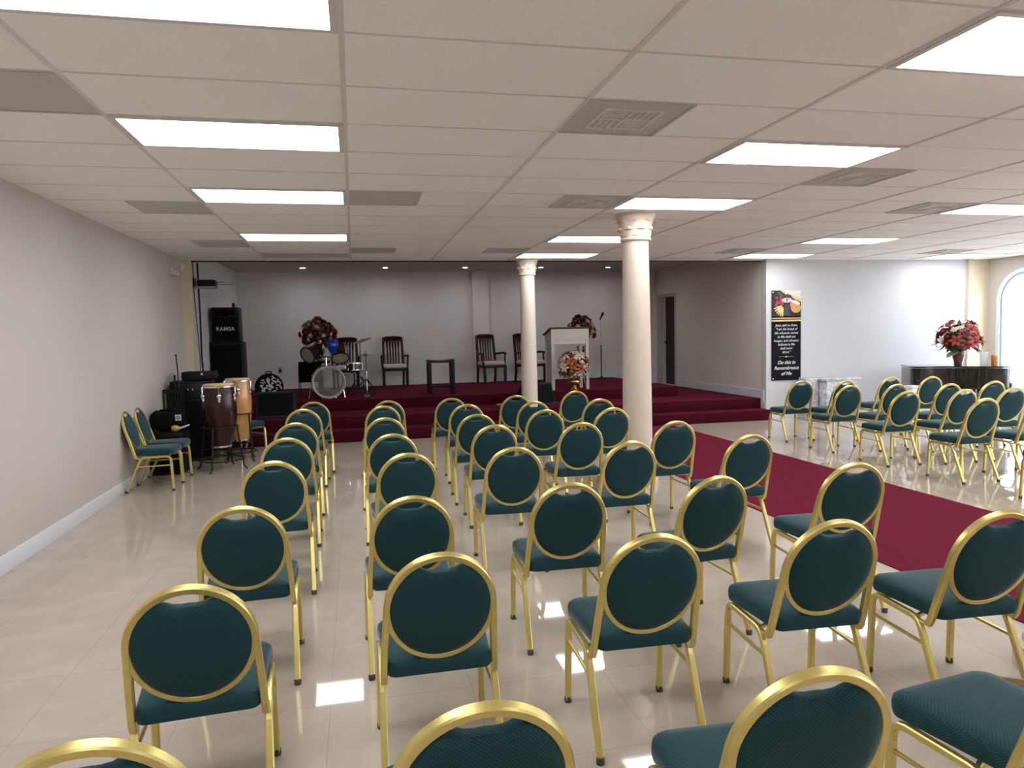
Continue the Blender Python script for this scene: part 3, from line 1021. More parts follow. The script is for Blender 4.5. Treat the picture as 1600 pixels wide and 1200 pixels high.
# lilies in a gold vase at the platform edge
fa = thing('flower_arrangement', 'cream and orange lily bouquet in a gold vase in front of the lectern', 'flowers', (3.83, 12.31, Z3), group='flower arrangements')
bm = NB(); lathe(bm, [(.075, 0), (.08, .015), (.045, .04), (.035, .06), (.07, .085), (.105, .13), (.108, .17), (.09, .20), (.098, .215), (.085, .21), (0, .19)], 24); obj('vase', bm, M['gold_vase'], fa)
arrangement(fa, (0, 0, .42), .30, [('lily', 'white_bloom', 1.35), ('lily', 'white_bloom', 1.2), ('rose', 'white_bloom', 1.0), ('lily', 'rust_bloom', 1.1), ('rose', 'rust_bloom', 1.0), ('lily', 'rust_bloom', 1.2)], 50, 7, zmin=-.5, leaves=40)

# ------------------------------------------------------------------ lectern
t = thing('lectern', 'ivory open-front lectern with a sloping brown top on the platform', 'lectern', (3.82, 12.72, Z3))
bm = NB()
P = [(-.23, 1.10), (-.23, .91), (.23, .91), (.23, .99)]
vs0 = [bm.verts.new((-.355, y, z)) for y, z in P]; vs1 = [bm.verts.new((.355, y, z)) for y, z in P]
bm.faces.new(vs0); bm.faces.new(list(reversed(vs1)))
for k in range(4):
    bm.faces.new((vs0[k], vs0[(k + 1) % 4], vs1[(k + 1) % 4], vs1[k]))
obj('top_box', bm, M['podium'], t)
bm = NB(); box(bm, -.385, .375, -.26, .27, 0, .022, Matrix.Translation((0, 0, 1.055)) @ Matrix.Rotation(-math.atan2(.11, .46), 4, 'X'))
obj('top_board', bm, M['podium_top'], t, label='sloping brown reading board')
for sx in (-1, 1):
    bm = NB(); box(bm, sx * .325 - .028, sx * .325 + .028, -.22, -.165, 0, .91); obj('front_post', bm, M['podium'], t)
    bm = NB(); box(bm, sx * .325 - .028, sx * .325 + .028, .165, .22, 0, .91); obj('rear_post', bm, M['podium'], t)
bm = NB(); box(bm, -.297, .297, -.21, -.18, .83, .91); obj('front_rail', bm, M['podium'], t)
bm = NB(); box(bm, -.345, -.330, -.165, .165, .02, .91); obj('side_panel', bm, M['podium_shaded'], t, label='left side panel, its shading painted as greyer ivory')

# ------------------------------------------------------------------ wooden armchairs on the platform
def make_armchair():
    t = thing('armchair', 'x', 'chair', group='dark slat-back armchairs on the stage')
    W = .215
    def back(u, z):                     # leaning back plane
        return V((u, .20 + (z - .42) * .13, z))
    for s in (-1, 1):
        bm = NB(); sweep(bm, [V((s * .205, .24, 0)), V((s * .208, .205, .22)), V((s * .21, .20, .42)), back(s * .198, .70), back(s * .19, 1.02)], (1, 0, 0), .024, .026)
        obj('back_post', bm, M['darkwood'], t)
        bm = NB(); sweep(bm, [V((s * .235, -.225, 0)), V((s * .24, -.222, .38))], (1, 0, 0), .028, .028)
        obj('front_leg', bm, M['darkwood'], t)
        bm = NB()
        tube(bm, [V((s * .245, -.19, .36)), V((s * .262, -.17, .50)), V((s * .27, -.15, .62))], .019, 8)
        tube(bm, [V((s * .27, -.20, .625)), V((s * .27, -.13, .645)), V((s * .245, .06, .635)), V((s * .205, .23, .62))], .023, 8)
        obj('armrest', bm, M['darkwood'], t)
    bm = NB()
    pts = [back(-.195, .985), back(-.1, 1.0) + V((0, .012, 0)), back(.1, 1.0) + V((0, .012, 0)), back(.195, .985)]
    sweep(bm, pts, TY, .050, .014)
    obj('crest_rail', bm, M['darkwood'], t)
    for k in range(5):
        u = -.118 + .059 * k
        bm = NB()
        for d0 in (1,):
            a = [back(u * .95, .46), back(u * .97, .62), back(u, .80), back(u * 1.02, .97)]
            ws = [.012, .013, .018, .028]
            rows = []
            for p, w in zip(a, ws):
                rows.append([bm.verts.new(p + V((sx * w, sy * .005, 0))) for sx, sy in ((-1, -1), (1, -1), (1, 1), (-1, 1))])
            for x, y in zip(rows, rows[1:]):
                for q in range(4):
                    bm.faces.new((x[q], x[(q + 1) % 4], y[(q + 1) % 4], y[q]))
            bm.faces.new(rows[0]); bm.faces.new(list(reversed(rows[-1])))
        obj('slat', bm, M['darkwood'], t)
    bm = NB(); box(bm, -.19, .19, .19, .215, .43, .475); obj('lower_back_rail', bm, M['darkwood'], t)
    bm = NB(); box(bm, -.235, .235, -.235, .215, .335, .385, bevel=.008); obj('seat_frame', bm, M['darkwood'], t)
    bm = NB(); box(bm, -.235, .235, -.245, .185, .385, .470, bevel=.034); obj('seat', bm, M['cream_fabric'], t, label='pale cream padded seat')
    return t
arm0 = make_armchair()
ARM = [(.80, 15.13, 2, 'dark slat-back armchair left of the small wooden stand, facing forward'),
       (-.17, 15.10, -4, 'dark slat-back armchair half hidden behind the drum kit'),
       (2.83, 15.08, 14, 'dark slat-back armchair between the small wooden stand and the far column'),
       (3.68, 15.05, 30, 'dark slat-back armchair partly hidden by the far column and lectern')]
for k, (x, y, a, lab) in enumerate(ARM):
    t = dup(arm0) if k else arm0
    t.location = (x, y, Z3)
    t.rotation_euler = (0, 0, math.radians(a))
    t['label'] = lab

# small wooden stand / stool
t = thing('wooden_stool', 'small dark wooden stool with a dipped top, alone on the platform', 'stool', (1.49, 12.80, Z3))
bm = NB()
n = 12
P0 = [(-.235 + .47 * k / n, .615 - .022 * math.sin(PI * k / n)) for k in range(n + 1)]
poly = P0 + [(.235, .555), (-.235, .555)]
prism(bm, poly, -.16, .16, RX90)
obj('seat', bm, M['darkwood'], t, label='reddish brown dipped seat')
for sx in (-1, 1):
    for sy in (-1, 1):
        bm = NB(); box(bm, sx * .205 - .030, sx * .205 + .030, sy * .13 - .028, sy * .13 + .028, 0, .556, bevel=.004); obj('leg', bm, M['darkwood2'], t)
bm = NB(); box(bm, -.176, .176, .118, .142, .10, .135); obj('stretcher', bm, M['darkwood2'], t)

# microphone on a straight stand
t = thing('microphone_stand', 'slim microphone stand with a round black base at right of lectern', 'microphone stand', (5.36, 15.2, Z3))
bm = NB(); lathe(bm, [(.155, 0), (.155, .012), (.13, .025), (.03, .035), (.02, .06)], 28); obj('base', bm, M['black_metal'], t)
bm = NB(); tube(bm, [(0, 0, .05), (0, 0, .75)], .013); obj('lower_pole', bm, M['black_metal'], t)
bm = NB(); tube(bm, [(0, 0, .75), (-.01, 0, 1.33)], .006); obj('upper_pole', bm, M['chrome'], t, label='thin chrome upper pole')
bm = NB(); tube(bm, [(-.02, 0, 1.31), (0, -.03, 1.37), (.03, -.06, 1.44)], .014, 10, radii=[.012, .016, .027]); lathe(bm, [(0, -.028), (.024, -.014), (.028, 0), (.022, .02), (0, .03)], 12, Matrix.Translation((.035, -.065, 1.45))); obj('microphone', bm, M['black'], t)

# ------------------------------------------------------------------ drum kit
AX = Matrix.Rotation(PI / 2, 4, 'X')            # lathe axis towards -y (towards the room)
def drum_axis(p, direction):
    return Matrix.Translation(p) @ V(direction).to_track_quat('Z', 'Y').to_matrix().to_4x4()
t = thing('drum_set', 'dark red bass drum with clear front head and two tilted toms', 'drums', (-.49, 12.78, Z3))
R0 = .274
mx = drum_axis((0, .24, R0 + .012), (.10, -1, 0))
bm = NB(); lathe(bm, [(R0 - .012, 0), (R0 - .006, .005), (R0 - .006, .40), (R0 - .012, .405)], 40, mx, cap=False); obj('shell', bm, M['drum_red'], t)
bm = NB(); lathe(bm, [(R0 - .03, .40), (R0 + .006, .40), (R0 + .008, .445), (R0 - .006, .452), (R0 - .03, .44), (R0 - .03, .40)], 44, mx, cap=False); obj('front_hoop', bm, M['drum_white'], t, label='broad white front hoop')
bm = NB(); lathe(bm, [(R0 - .01, -.03), (R0 + .006, -.03), (R0 + .006, .01), (R0 - .01, .01), (R0 - .01, -.03)], 40, mx, cap=False); obj('rear_hoop', bm, M['drum_red'], t)
bm = NB(); lathe(bm, [(0, .425), (R0 - .03, .425)], 40, mx, cap=False); obj('front_head', bm, M['clear_head'], t, label='clear film front head')
for k in range(8):
    a = PI / 8 + k * PI / 4
    bm = NB()
    p = lambda r, z: mx @ V((r * math.cos(a), r * math.sin(a), z))
    tube(bm, [p(R0 + .014, .12), p(R0 + .014, .43)], .005, 6)
    tube(bm, [p(R0 - .005, .13), p(R0 + .016, .13)], .012, 6)
    tube(bm, [p(R0 + .002, .425), p(R0 + .022, .430)], .014, 6)
    obj('tension_rod', bm, M['chrome'], t)
for s in (-1, 1):
    bm = NB(); tube(bm, [V((s * .268, .06, .20)), V((s * .30, .0, .0))], .008); obj('spur', bm, M['chrome'], t)
bm = NB(); tube(bm, [(0, .10, .53), (0, .11, .70)], .016); tube(bm, [(-.14, .11, .72), (.16, .11, .70)], .012); box(bm, -.06, .06, .05, .15, .52, .55, bevel=.005); obj('tom_mount', bm, M['chrome'], t)
def tom(p, d, r, L):
    mxx = drum_axis(p, d)
    bm = NB(); lathe(bm, [(r - .008, 0), (r, .004), (r, L - .004), (r - .008, L)], 32, mxx, cap=False)
    o = obj('tom', bm, M['drum_red'], t)
    bm = NB(); lathe(bm, [(0, L - .01), (r - .012, L - .012)], 28, mxx, cap=False); lathe(bm, [(0, .01), (r - .012, .012)], 28, mxx, cap=False)
    obj('head', bm, M['drum_head'], o, label='cream drum head')
    bm = NB()
    for z in (.0, L - .022):
        lathe(bm, [(r - .012, z), (r + .006, z), (r + .006, z + .022), (r - .012, z + .022), (r - .012, z)], 32, mxx, cap=False)
    obj('hoop', bm, M['black_metal'], o)
    for k in range(6):
        a = k * PI / 3
        bm = NB()
        q = lambda rr, z: mxx @ V((rr * math.cos(a), rr * math.sin(a), z))
        tube(bm, [q(r + .010, .01), q(r + .010, L - .01)], .0035, 6)
        tube(bm, [q(r, L * .35), q(r + .014, L * .35)], .010, 6); tube(bm, [q(r, L * .65), q(r + .014, L * .65)], .010, 6)
        obj('lug', bm, M['chrome'], o)
tom((-.16, .18, .83), (-.60, -.70, -.36), .148, .24)
tom((.22, .22, .86), (.10, -.66, -.74), .148, .25)

t = thing('balloon', 'shiny blue balloon hanging between the two toms', 'balloon', (-.365, 12.62, 1.275))
bm = NB(); lathe(bm, [(0, 0), (.018, .006), (.055, .06), (.094, .13), (.100, .175), (.082, .225), (.045, .256), (0, .266)], 24); obj('body', bm, M['blue'], t)
bm = NB(); lathe(bm, [(.016, -.016), (.006, -.004), (.005, .01)], 10); obj('knot', bm, M['blue'], t)
bm = NB(); tube(bm, [(0, 0, -.012), (.01, .04, -.04), (.0, .12, -.055)], .002, 5); obj('string', bm, M['white_plastic'], t)

def tripod(t, h, foot=.24, hub=.30):
    bm = NB(); tube(bm, [(0, 0, .06), (0, 0, h * .55)], .013); obj('lower_pole', bm, M['chrome'], t)
    bm = NB(); tube(bm, [(0, 0, h * .5), (0, 0, h)], .008); obj('upper_pole', bm, M['black_metal'], t)
    for k in range(3):
        a = math.radians(-70 + 120 * k)
        bm = NB()
        tube(bm, [(.012 * math.cos(a), .012 * math.sin(a), hub), (foot * .55 * math.cos(a), foot * .55 * math.sin(a), hub * .62), (foot * math.cos(a), foot * math.sin(a), .012)], .010, 6)
        tube(bm, [(.012 * math.cos(a), .012 * math.sin(a), .08), (foot * .55 * math.cos(a), foot * .55 * math.sin(a), hub * .58)], .006, 6)
        obj('leg', bm, M['black_metal'], t)
t = thing('hi_hat', 'pair of flat cymbals on a dark tripod right of the drums', 'cymbals', (.19, 12.9, Z3))
tripod(t, .80)
cym = [(.012, .012), (.03, .012), (.035, .004), (.14, -.010), (.14, -.013), (.03, .001), (.012, .008)]
bm = NB(); lathe(bm, cym, 32, Matrix.Translation((0, 0, .735))); obj('upper_cymbal', bm, M['brass'], t)
bm = NB(); lathe(bm, [(r, -z) for r, z in cym], 32, Matrix.Translation((0, 0, .715))); obj('lower_cymbal', bm, M['brass'], t)
bm = NB(); lathe(bm, [(.012, .74), (.02, .75), (.02, .77), (.008, .785), (.008, .80)], 12); obj('clutch', bm, M['chrome'], t)
bm = NB(); box(bm, -.05, .05, -.32, -.02, .012, .03, Matrix.Rotation(.12, 4, 'X')); obj('pedal', bm, M['black_metal'], t)
t = thing('crash_cymbal', 'single tilted cymbal on a tall stand behind the toms', 'cymbals', (.10, 13.75, Z3))
tripod(t, .98)
bm = NB(); lathe(bm, [(.012, .016), (.035, .016), (.045, .006), (.19, -.012), (.19, -.015), (.04, .002), (.012, .010)], 32, Matrix.Translation((.04, 0, .985)) @ Matrix.Rotation(-.30, 4, 'Y') @ Matrix.Rotation(.12, 4, 'X')); obj('cymbal', bm, M['brass'], t)
t = thing('snare_drum', 'small dark red snare drum on a low stand between bass drum and cymbals', 'drums', (-.02, 13.05, Z3))
bm = NB(); lathe(bm, [(.13, .46), (.135, .465), (.135, .585), (.13, .59)], 30, cap=False); obj('shell', bm, M['drum_red'], t)
bm = NB(); lathe(bm, [(0, .582), (.128, .582)], 28, cap=False); lathe(bm, [(0, .468), (.128, .468)], 28, cap=False); obj('head', bm, M['drum_head'], t)
bm = NB()
for z in (.455, .575):
    lathe(bm, [(.128, z), (.143, z), (.143, z + .018), (.128, z + .018), (.128, z)], 30, cap=False)
obj('hoop', bm, M['chrome'], t)
for k in range(8):
    a = k * PI / 4
    bm = NB(); tube(bm, [(.142 * math.cos(a), .142 * math.sin(a), .46), (.142 * math.cos(a), .142 * math.sin(a), .59)], .005, 6); box(bm, -.008, .008, -.012, .012, .495, .555, Matrix.Rotation(a, 4, 'Z') @ Matrix.Translation((.142, 0, 0))); obj('lug', bm, M['chrome'], t)
bm = NB(); tube(bm, [(0, 0, .08), (0, 0, .40)], .012)
for k in range(3):
    a = k * 2 * PI / 3
    tube(bm, [(0, 0, .39), (.11 * math.cos(a), .11 * math.sin(a), .425), (.125 * math.cos(a), .125 * math.sin(a), .456)], .007, 6)
    tube(bm, [(0, 0, .20), (.2 * math.cos(a + .5), .2 * math.sin(a + .5), .01)], .008, 6)
obj('stand', bm, M['black_metal'], t)

# black padded chair behind the bass drum
t = thing('stacking_chair', 'black chair with thin metal legs at the left of the drum kit', 'chair', (-.80, 13.75, Z3))
bm = NB(); box(bm, -.20, .20, -.21, -.185, .24, .62, bevel=.01); obj('backrest', bm, M['black_cloth'], t)
bm = NB(); box(bm, -.20, .20, -.18, .20, .40, .445, bevel=.015); obj('seat', bm, M['black_cloth'], t)
for sx in (-1, 1):
    bm = NB(); tube(bm, [(sx * .205, -.23, 0), (sx * .205, -.195, .44), (sx * .20, -.175, .60)], .008); obj('leg', bm, M['black_metal'], t)
    bm = NB(); tube(bm, [(sx * .205, .20, 0), (sx * .205, .17, .41)], .008); obj('leg', bm, M['black_metal'], t)

# ------------------------------------------------------------------ loudspeakers and black gear on the left
t = thing('loudspeaker', 'black loudspeaker lettered in white, on top of the larger black cabinet', 'loudspeaker', (-2.045, 12.62, 1.525))
bm = NB(); box(bm, -.215, .215, -.12, .24, 0, .57, bevel=.02); obj('cabinet', bm, M['black'], t)
bm = NB(); box(bm, -.195, .195, -.132, -.12, .03, .40, bevel=.004); obj('grille', bm, M['black_cloth'], t)
for x, z, r in ((-.12, .475, .036), (0, .47, .055), (.12, .475, .036)):
    bm = NB(); lathe(bm, [(r * .3, -.008), (r * .8, .0), (r, .012), (r * 1.1, .008), (r * 1.1, 0)], 20, Matrix.Translation((x, -.12, z)) @ AX); obj('horn', bm, M['black_cloth'], t)
text_mesh('lettering', 'RAMSA', .088, Matrix.Translation((0.0, -.134, .215)) @ RX90, M['banner_text'], t, bold=.0015, spacing=1.05)
t = thing('subwoofer', 'large black speaker cabinet under the lettered loudspeaker', 'loudspeaker', (-2.045, 12.62, Z3))
bm = NB(); box(bm, -.255, .255, -.14, .28, 0, 1.005, bevel=.015); obj('cabinet', bm, M['black'], t)
bm = NB(); box(bm, -.23, .23, -.152, -.14, .04, .96, bevel=.005); obj('grille', bm, M['black_cloth'], t)
t = thing('adapter', 'small black plug-in box standing on top of the lettered loudspeaker', 'box', (-1.93, 12.66, 2.095))
bm = NB(); box(bm, -.02, .02, -.03, .03, 0, .075, bevel=.005); obj('body', bm, M['black'], t)
bm = NB(); box(bm, .02, .05, -.02, .02, 0, .06, bevel=.005); obj('clip', bm, M['white_plastic'], t)

t = thing('amplifier_cabinet', 'tall black amplifier cabinet behind the brown conga drum', 'amplifier', (-2.08, 10.09, 0))
bm = NB(); box(bm, -.24, .24, -.24, .13, .03, 1.04, bevel=.015); obj('cabinet', bm, M['black'], t)
bm = NB(); box(bm, -.215, .215, -.252, -.24, .08, .78, bevel=.004); obj('grille', bm, M['black_cloth'], t)
bm = NB(); box(bm, -.215, .215, -.250, -.24, .81, 1.0, bevel=.004); obj('control_panel', bm, M['black_metal'], t)
for sx in (-1, 1):
    for sy in (-1, 1):
        bm = NB(); lathe(bm, [(.025, 0), (.028, .012), (.028, .032)], 10, Matrix.Translation((sx * .20, -.055 + sy * .14, 0))); obj('foot', bm, M['cap'], t)
for k in range(5):
    bm = NB(); lathe(bm, [(.012, 0), (.011, .018), (0, .02)], 10, Matrix.Translation((-.2 + .06 * k, -.25, .93)) @ AX); obj('knob', bm, M['chrome'], t)
t = thing('mixer_amplifier', 'flat black powered mixer lying on the tall amplifier cabinet', 'mixer', (-1.985, 10.04, 1.04))
bm = NB(); box(bm, -.19, .19, -.18, .18, .008, .115, bevel=.01); obj('case', bm, M['black'], t)
bm = NB(); lathe(bm, [(.016, 0), (.015, .015), (0, .017)], 12, Matrix.Translation((.06, -.18, .085)) @ AX); obj('knob', bm, M['chrome'], t, label='shiny round knob')
for sx in (-1, 1):
    bm = NB(); tube(bm, [(sx * .192, -.08, .045), (sx * .215, -.08, .05), (sx * .215, .06, .05), (sx * .192, .06, .045)], .007); obj('handle', bm, M['black_metal'], t)

# guitar amplifier with a soft bag on it, beside the wall chairs
t = thing('guitar_amplifier', 'low black amplifier on the floor behind the two wall chairs', 'amplifier', (-2.17, 9.10, 0))
bm = NB(); box(bm, -.185, .185, -.20, .20, .02, .50, bevel=.02); obj('cabinet', bm, M['black'], t)
bm = NB(); box(bm, -.165, .165, -.212, -.20, .05, .46, bevel=.005); obj('grille', bm, M['black_cloth'], t)
for sx in (-1, 1):
    for sy in (-1, 1):
        bm = NB(); lathe(bm, [(.02, 0), (.022, .022)], 10, Matrix.Translation((sx * .15, sy * .15, 0))); obj('foot', bm, M['cap'], t)
t = thing('equipment_bag', 'soft black bag with white tags lying on the low amplifier', 'bag', (-2.17, 9.10, .511))
bm = NB()
bmesh.ops.create_uvsphere(bm, u_segments=28, v_segments=16, radius=1)
for v in bm.verts:
    x, y, z = v.co
    sg = lambda q: math.copysign(abs(q) ** .45, q)
    v.co = V((sg(x) * .19, .03 + sg(y) * .145, .11 + sg(z) * .11 - (.02 * x if z > 0 else 0) + .008 * math.sin(9 * x + 4 * y)))
obj('body', bm, M['black_cloth'], t)
bm = NB(); box(bm, .10, .165, -.122, -.112, .115, .185); obj('tag', bm, M['white_plastic'], t, label='white printed tag')
bm = NB(); lathe(bm, [(.012, 0), (.020, 0), (.020, .003), (.012, .003), (.012, 0)], 16, Matrix.Translation((.132, -.122, .15)) @ AX, cap=False); obj('emblem', bm, M['black'], t)
bm = NB(); tube(bm, [(-.12, 0, .20), (-.08, 0, .235), (.06, 0, .235), (.10, 0, .20)], .011); obj('handle', bm, M['black_cloth'], t)
t = thing('maraca', 'yellow maraca with a white handle lying on the black bag', 'maraca', (-2.06, 8.935, .541))
bm = NB(); lathe(bm, [(0, -.05), (.028, -.042), (.04, -.01), (.034, .02), (.015, .05)], 16, Matrix.Rotation(PI / 2, 4, 'Y') @ Matrix.Scale(1, 4)); obj('head', bm, M['yellow'], t)
bm = NB(); tube(bm, [(.045, 0, 0), (.15, 0, .035)], .011); obj('handle', bm, M['white_plastic'], t)
# folded slatted chair and bass guitar leaning at the wall
t = thing('folding_chair', 'black slatted folding chair folded against the left wall behind the bag', 'chair', (-2.235, 9.64, 0))
tl = Matrix.Rotation(-.04, 4, 'X')
bm = NB(); box(bm, -.12, .13, -.02, .02, .90, .955, tl); obj('top_rail', bm, M['black'], t)
for k in range(5):
    bm = NB(); u = -.07 + .04 * k; p0 = tl @ V((u * .5 + .04, 0, .50)); p1 = tl @ V((u, 0, .90)); sweep(bm, [p0, p1], (0, 1, 0), .006, .013); obj('slat', bm, M['black'], t)
for s in (-1, 1):
    bm = NB(); tube(bm, [(s * .11, .0, 0), tl @ V((s * .115, 0, .92))], .010); obj('leg', bm, M['black'], t)
bm = NB(); box(bm, -.11, .12, -.035, .035, .30, .50, tl, bevel=.01); obj('seat', bm, M['black'], t)
t = thing('microphone_stand', 'black folded microphone stand standing upright at the left wall beside the mixer', 'microphone stand', (-2.19, 9.76, 0))
bm = NB(); tube(bm, [(0, 0, .02), (0, 0, .98)], .016); obj('lower_pole', bm, M['black_metal'], t)
bm = NB(); tube(bm, [(0, 0, .96), (.0, 0, 1.16), (-.012, 0, 1.375)], .008); lathe(bm, [(0, -.012), (.011, -.008), (.013, 0), (.011, .012), (0, .016)], 10, Matrix.Translation((-.012, 0, 1.375))); obj('upper_pole', bm, M['black_metal'], t)
bm = NB(); lathe(bm, [(.016, .94), (.026, .95), (.026, 1.02), (.016, 1.035), (.012, 1.05)], 14); obj('clutch', bm, M['black'], t)
bm = NB(); tube(bm, [(-.035, -.01, .80), (-.040, -.01, 1.13)], .014); tube(bm, [(.04, 0, .98), (.055, .01, 1.04)], .012); obj('boom_arm', bm, M['black_metal'], t)
for k in range(3):
    a = 2 * PI * k / 3
    bm = NB(); tube(bm, [(.03 * math.cos(a), .03 * math.sin(a), .62), (.05 * math.cos(a), .05 * math.sin(a), .30), (.075 * math.cos(a), .075 * math.sin(a), .01)], .011, 6); obj('leg', bm, M['black_metal'], t)

# ------------------------------------------------------------------ congas
def make_conga(name, label, mt, x, y, zb, H, r_head, r_belly, r_foot):
    t = thing(name, label, 'drum', (x, y, 0), 0, 'conga drums')
    prof = []
    for k in range(17):
        s = k / 16
        if s < .62:
            q = s / .62
            r = r_foot + (r_belly - r_foot) * math.sin(q * PI / 2) ** 1.05
        else:
            q = (s - .62) / .38
            r = r_belly + (r_head - r_belly) * q ** 1.7
        prof.append((r, zb + H * s))
    bm = NB(); lathe(bm, prof, 36); obj('shell', bm, M[mt], t)
    bm = NB(); lathe(bm, [(r_head + .004, zb + H - .03), (r_head + .008, zb + H + .004), (r_head - .01, zb + H + .016), (0, zb + H + .018)], 36, cap=False); obj('drumhead', bm, M['skin'], t, label='tan rawhide head')
    bm = NB(); lathe(bm, [(r_head + .010, zb + H - .030), (r_head + .021, zb + H - .026), (r_head + .021, zb + H - .008), (r_head + .010, zb + H - .004), (r_head + .010, zb + H - .03)], 36, cap=False); obj('rim', bm, M['chrome'], t)
    bm = NB(); lathe(bm, [(r_foot + .003, zb - .004), (r_foot + .008, zb), (r_foot + .010, zb + .02), (r_foot + .002, zb + .024)], 30, cap=False); obj('bottom_band', bm, M['chrome'], t)
    for k in range(6):
        a = k * PI / 3 - .35
        R_ = Matrix.Rotation(a, 4, 'Z')
        bm = NB()
        rr = r_head + .024
        tube(bm, [R_ @ V((rr - .006, 0, zb + H - .012)), R_ @ V((rr + .012, 0, zb + H - .022)), R_ @ V((rr + .012, 0, zb + H - .17))], .006, 6)
        z0 = zb + H - .19
        rb = prof[12][0]
        box(bm, rb - .004, rb + .024, -.024, .024, z0 + .045, z0 + .085, R_, bevel=.006)
        box(bm, rb - .004, rb + .016, -.014, .014, z0 - .005, z0 + .045, R_, bevel=.005)
        obj('tuning_lug', bm, M['chrome'], t)
    return t
make_conga('conga_drum', 'oxblood brown conga drum with chrome lugs, in a black stand', 'conga_brown', -1.60, 9.10, .28, .74, .172, .196, .112)
make_conga('conga_drum', 'honey tan conga drum standing behind the brown one', 'conga_tan', -1.475, 9.68, .27, .78, .145, .165, .10)
def make_stand(x, y, r, rtop, label, rot, zr=.62):
    t = thing('conga_stand', label, 'drum stand', (x, y, 0), rot, 'black conga stands')
    for nm, z, rr in (('support_ring', zr, rtop + .012), ('middle_ring', .13, r * .96)):
        bm = NB(); tube(bm, [(rr * math.cos(2 * PI * k / 32), rr * math.sin(2 * PI * k / 32), z) for k in range(32)], .009, 6, closed=True); obj(nm, bm, M['black_metal'], t)
    for k in range(4):
        a = PI / 2 * k + .4
        c, s = math.cos(a), math.sin(a)
        bm = NB(); tube(bm, [((rtop + .012) * c, (rtop + .012) * s, zr), (r * .97 * c, r * .97 * s, .14), (r * 1.0 * c, r * 1.0 * s, .05), (r * 1.16 * c, r * 1.16 * s, .012)], .011, 6); obj('leg', bm, M['black_metal'], t)
    for k in range(2):
        a = k * PI / 2 + .4
        c, s = math.cos(a), math.sin(a)
        bm = NB(); tube(bm, [(-r * .90 * c, -r * .90 * s, .225 + .02 * k), (r * .90 * c, r * .90 * s, .225 + .02 * k)], .009, 6); obj('crossbar', bm, M['black_metal'], t)
    return t
make_stand(-1.60, 9.10, .265, .188, 'black metal stand with a ring holding the brown conga', .9, .52)
make_stand(-1.475, 9.68, .205, .163, 'black metal stand with a ring holding the tan conga', .5)

# floor wedges, drum case, foil scrap
def wedge(name, label, x, y, rot, w, d, h):
    t = thing(name, label, 'stage monitor', (x, y, Z2), rot, 'black stage monitors')
    bm = NB(); prism(bm, [(-d / 2, 0), (d / 2, 0), (d / 2, h * .45), (d * .1, h), (-d * .12, h)], -w / 2, w / 2, Matrix(((0, 0, 1, 0), (1, 0, 0, 0), (0, 1, 0, 0), (0, 0, 0, 1))))
    bmesh.ops.bevel(bm, geom=bm.edges[:], offset=.012, segments=2, affect='EDGES')
    obj('cabinet', bm, M['black'], t)
    bm = NB()
    a = V((0, -d / 2, 0)); b = V((0, -d * .12, h)); nrm = V((0, -(b.z - a.z), (b.y - a.y))).normalized()
    pts = []
    for u, q in ((-w * .44, .12), (w * .44, .12), (w * .44, .92), (-w * .44, .92)):
        pts.append(V((u, 0, 0)) + a.lerp(b, q))
    v0 = [bm.verts.new(p + nrm * .002) for p in pts]; v1 = [bm.verts.new(p + nrm * .010) for p in pts]
    bm.faces.new(v0); bm.faces.new(list(reversed(v1)))
    for k in range(4):
        bm.faces.new((v0[k], v0[(k + 1) % 4], v1[(k + 1) % 4], v1[k]))
    obj('grille', bm, M['black_cloth'], t)
    for s in (-1, 1):
        bm = NB(); tube(bm, [(s * (w / 2 + .002), .02, h * .42), (s * (w / 2 + .018), .02, h * .44), (s * (w / 2 + .018), .02, h * .58), (s * (w / 2 + .002), .02, h * .6)], .008, 6); obj('handle', bm, M['black_metal'], t)
    return t
wedge('stage_monitor', 'black stage monitor lying on the second step at the left end', -1.21, 11.62, .0, .58, .40, .40)
wedge('stage_monitor', 'black stage monitor on the second step behind the far column', 2.97, 11.72, .5, .62, .38, .37)
t = thing('drum_case', 'round black drum case with white jagged print, standing on edge behind the left stage monitor', 'drum case', (-1.42, 12.62, Z3 + .235))
mx = drum_axis((0, 0, 0), (.12, -1, .10))
bm = NB(); lathe(bm, [(.215, -.10), (.23, -.09), (.23, .08), (.215, .095), (.19, .10)], 36, mx); obj('body', bm, M['black_cloth'], t)
rng = random.Random(5)
bm = NB()
for k in range(60):
    a = rng.uniform(0, 2 * PI); r = .172 * math.sqrt(rng.random())
    x, y = r * math.cos(a) + .02, r * math.sin(a)
    L, ang = rng.uniform(.03, .065), rng.choice((-.5, -.3, .5, 2.4)) + rng.uniform(-.3, .3)
    w = rng.uniform(.008, .016)
    pr = []
    for q in (-1, -.3, .3, 1):
        off = w * .9 * (1 if q in (-.3,) else -1 if q == .3 else 0)
        pr.append((x + L * .5 * q * math.cos(ang) - off * math.sin(ang), y + L * .5 * q * math.sin(ang) + off * math.cos(ang), w * (1 - abs(q) * .75)))
    up = [bm.verts.new(mx @ V((px - ww * math.sin(ang), py + ww * math.cos(ang), .1025))) for px, py, ww in pr]
    dn = [bm.verts.new(mx @ V((px + ww * math.sin(ang), py - ww * math.cos(ang), .1025))) for px, py, ww in pr]
    for q in range(3):
        bm.faces.new((up[q], up[q + 1], dn[q + 1], dn[q]))
obj('zigzag_print', bm, M['zigzag'], t, label='white jagged print')
bm = NB(); tube(bm, [mx @ V((-.05, .23, 0)), mx @ V((-.04, .26, 0)), mx @ V((.04, .26, 0)), mx @ V((.05, .23, 0))], .010); obj('handle', bm, M['black_cloth'], t)
bm = NB()
rng = random.Random(3)
bmesh.ops.create_icosphere(bm, subdivisions=3, radius=1)
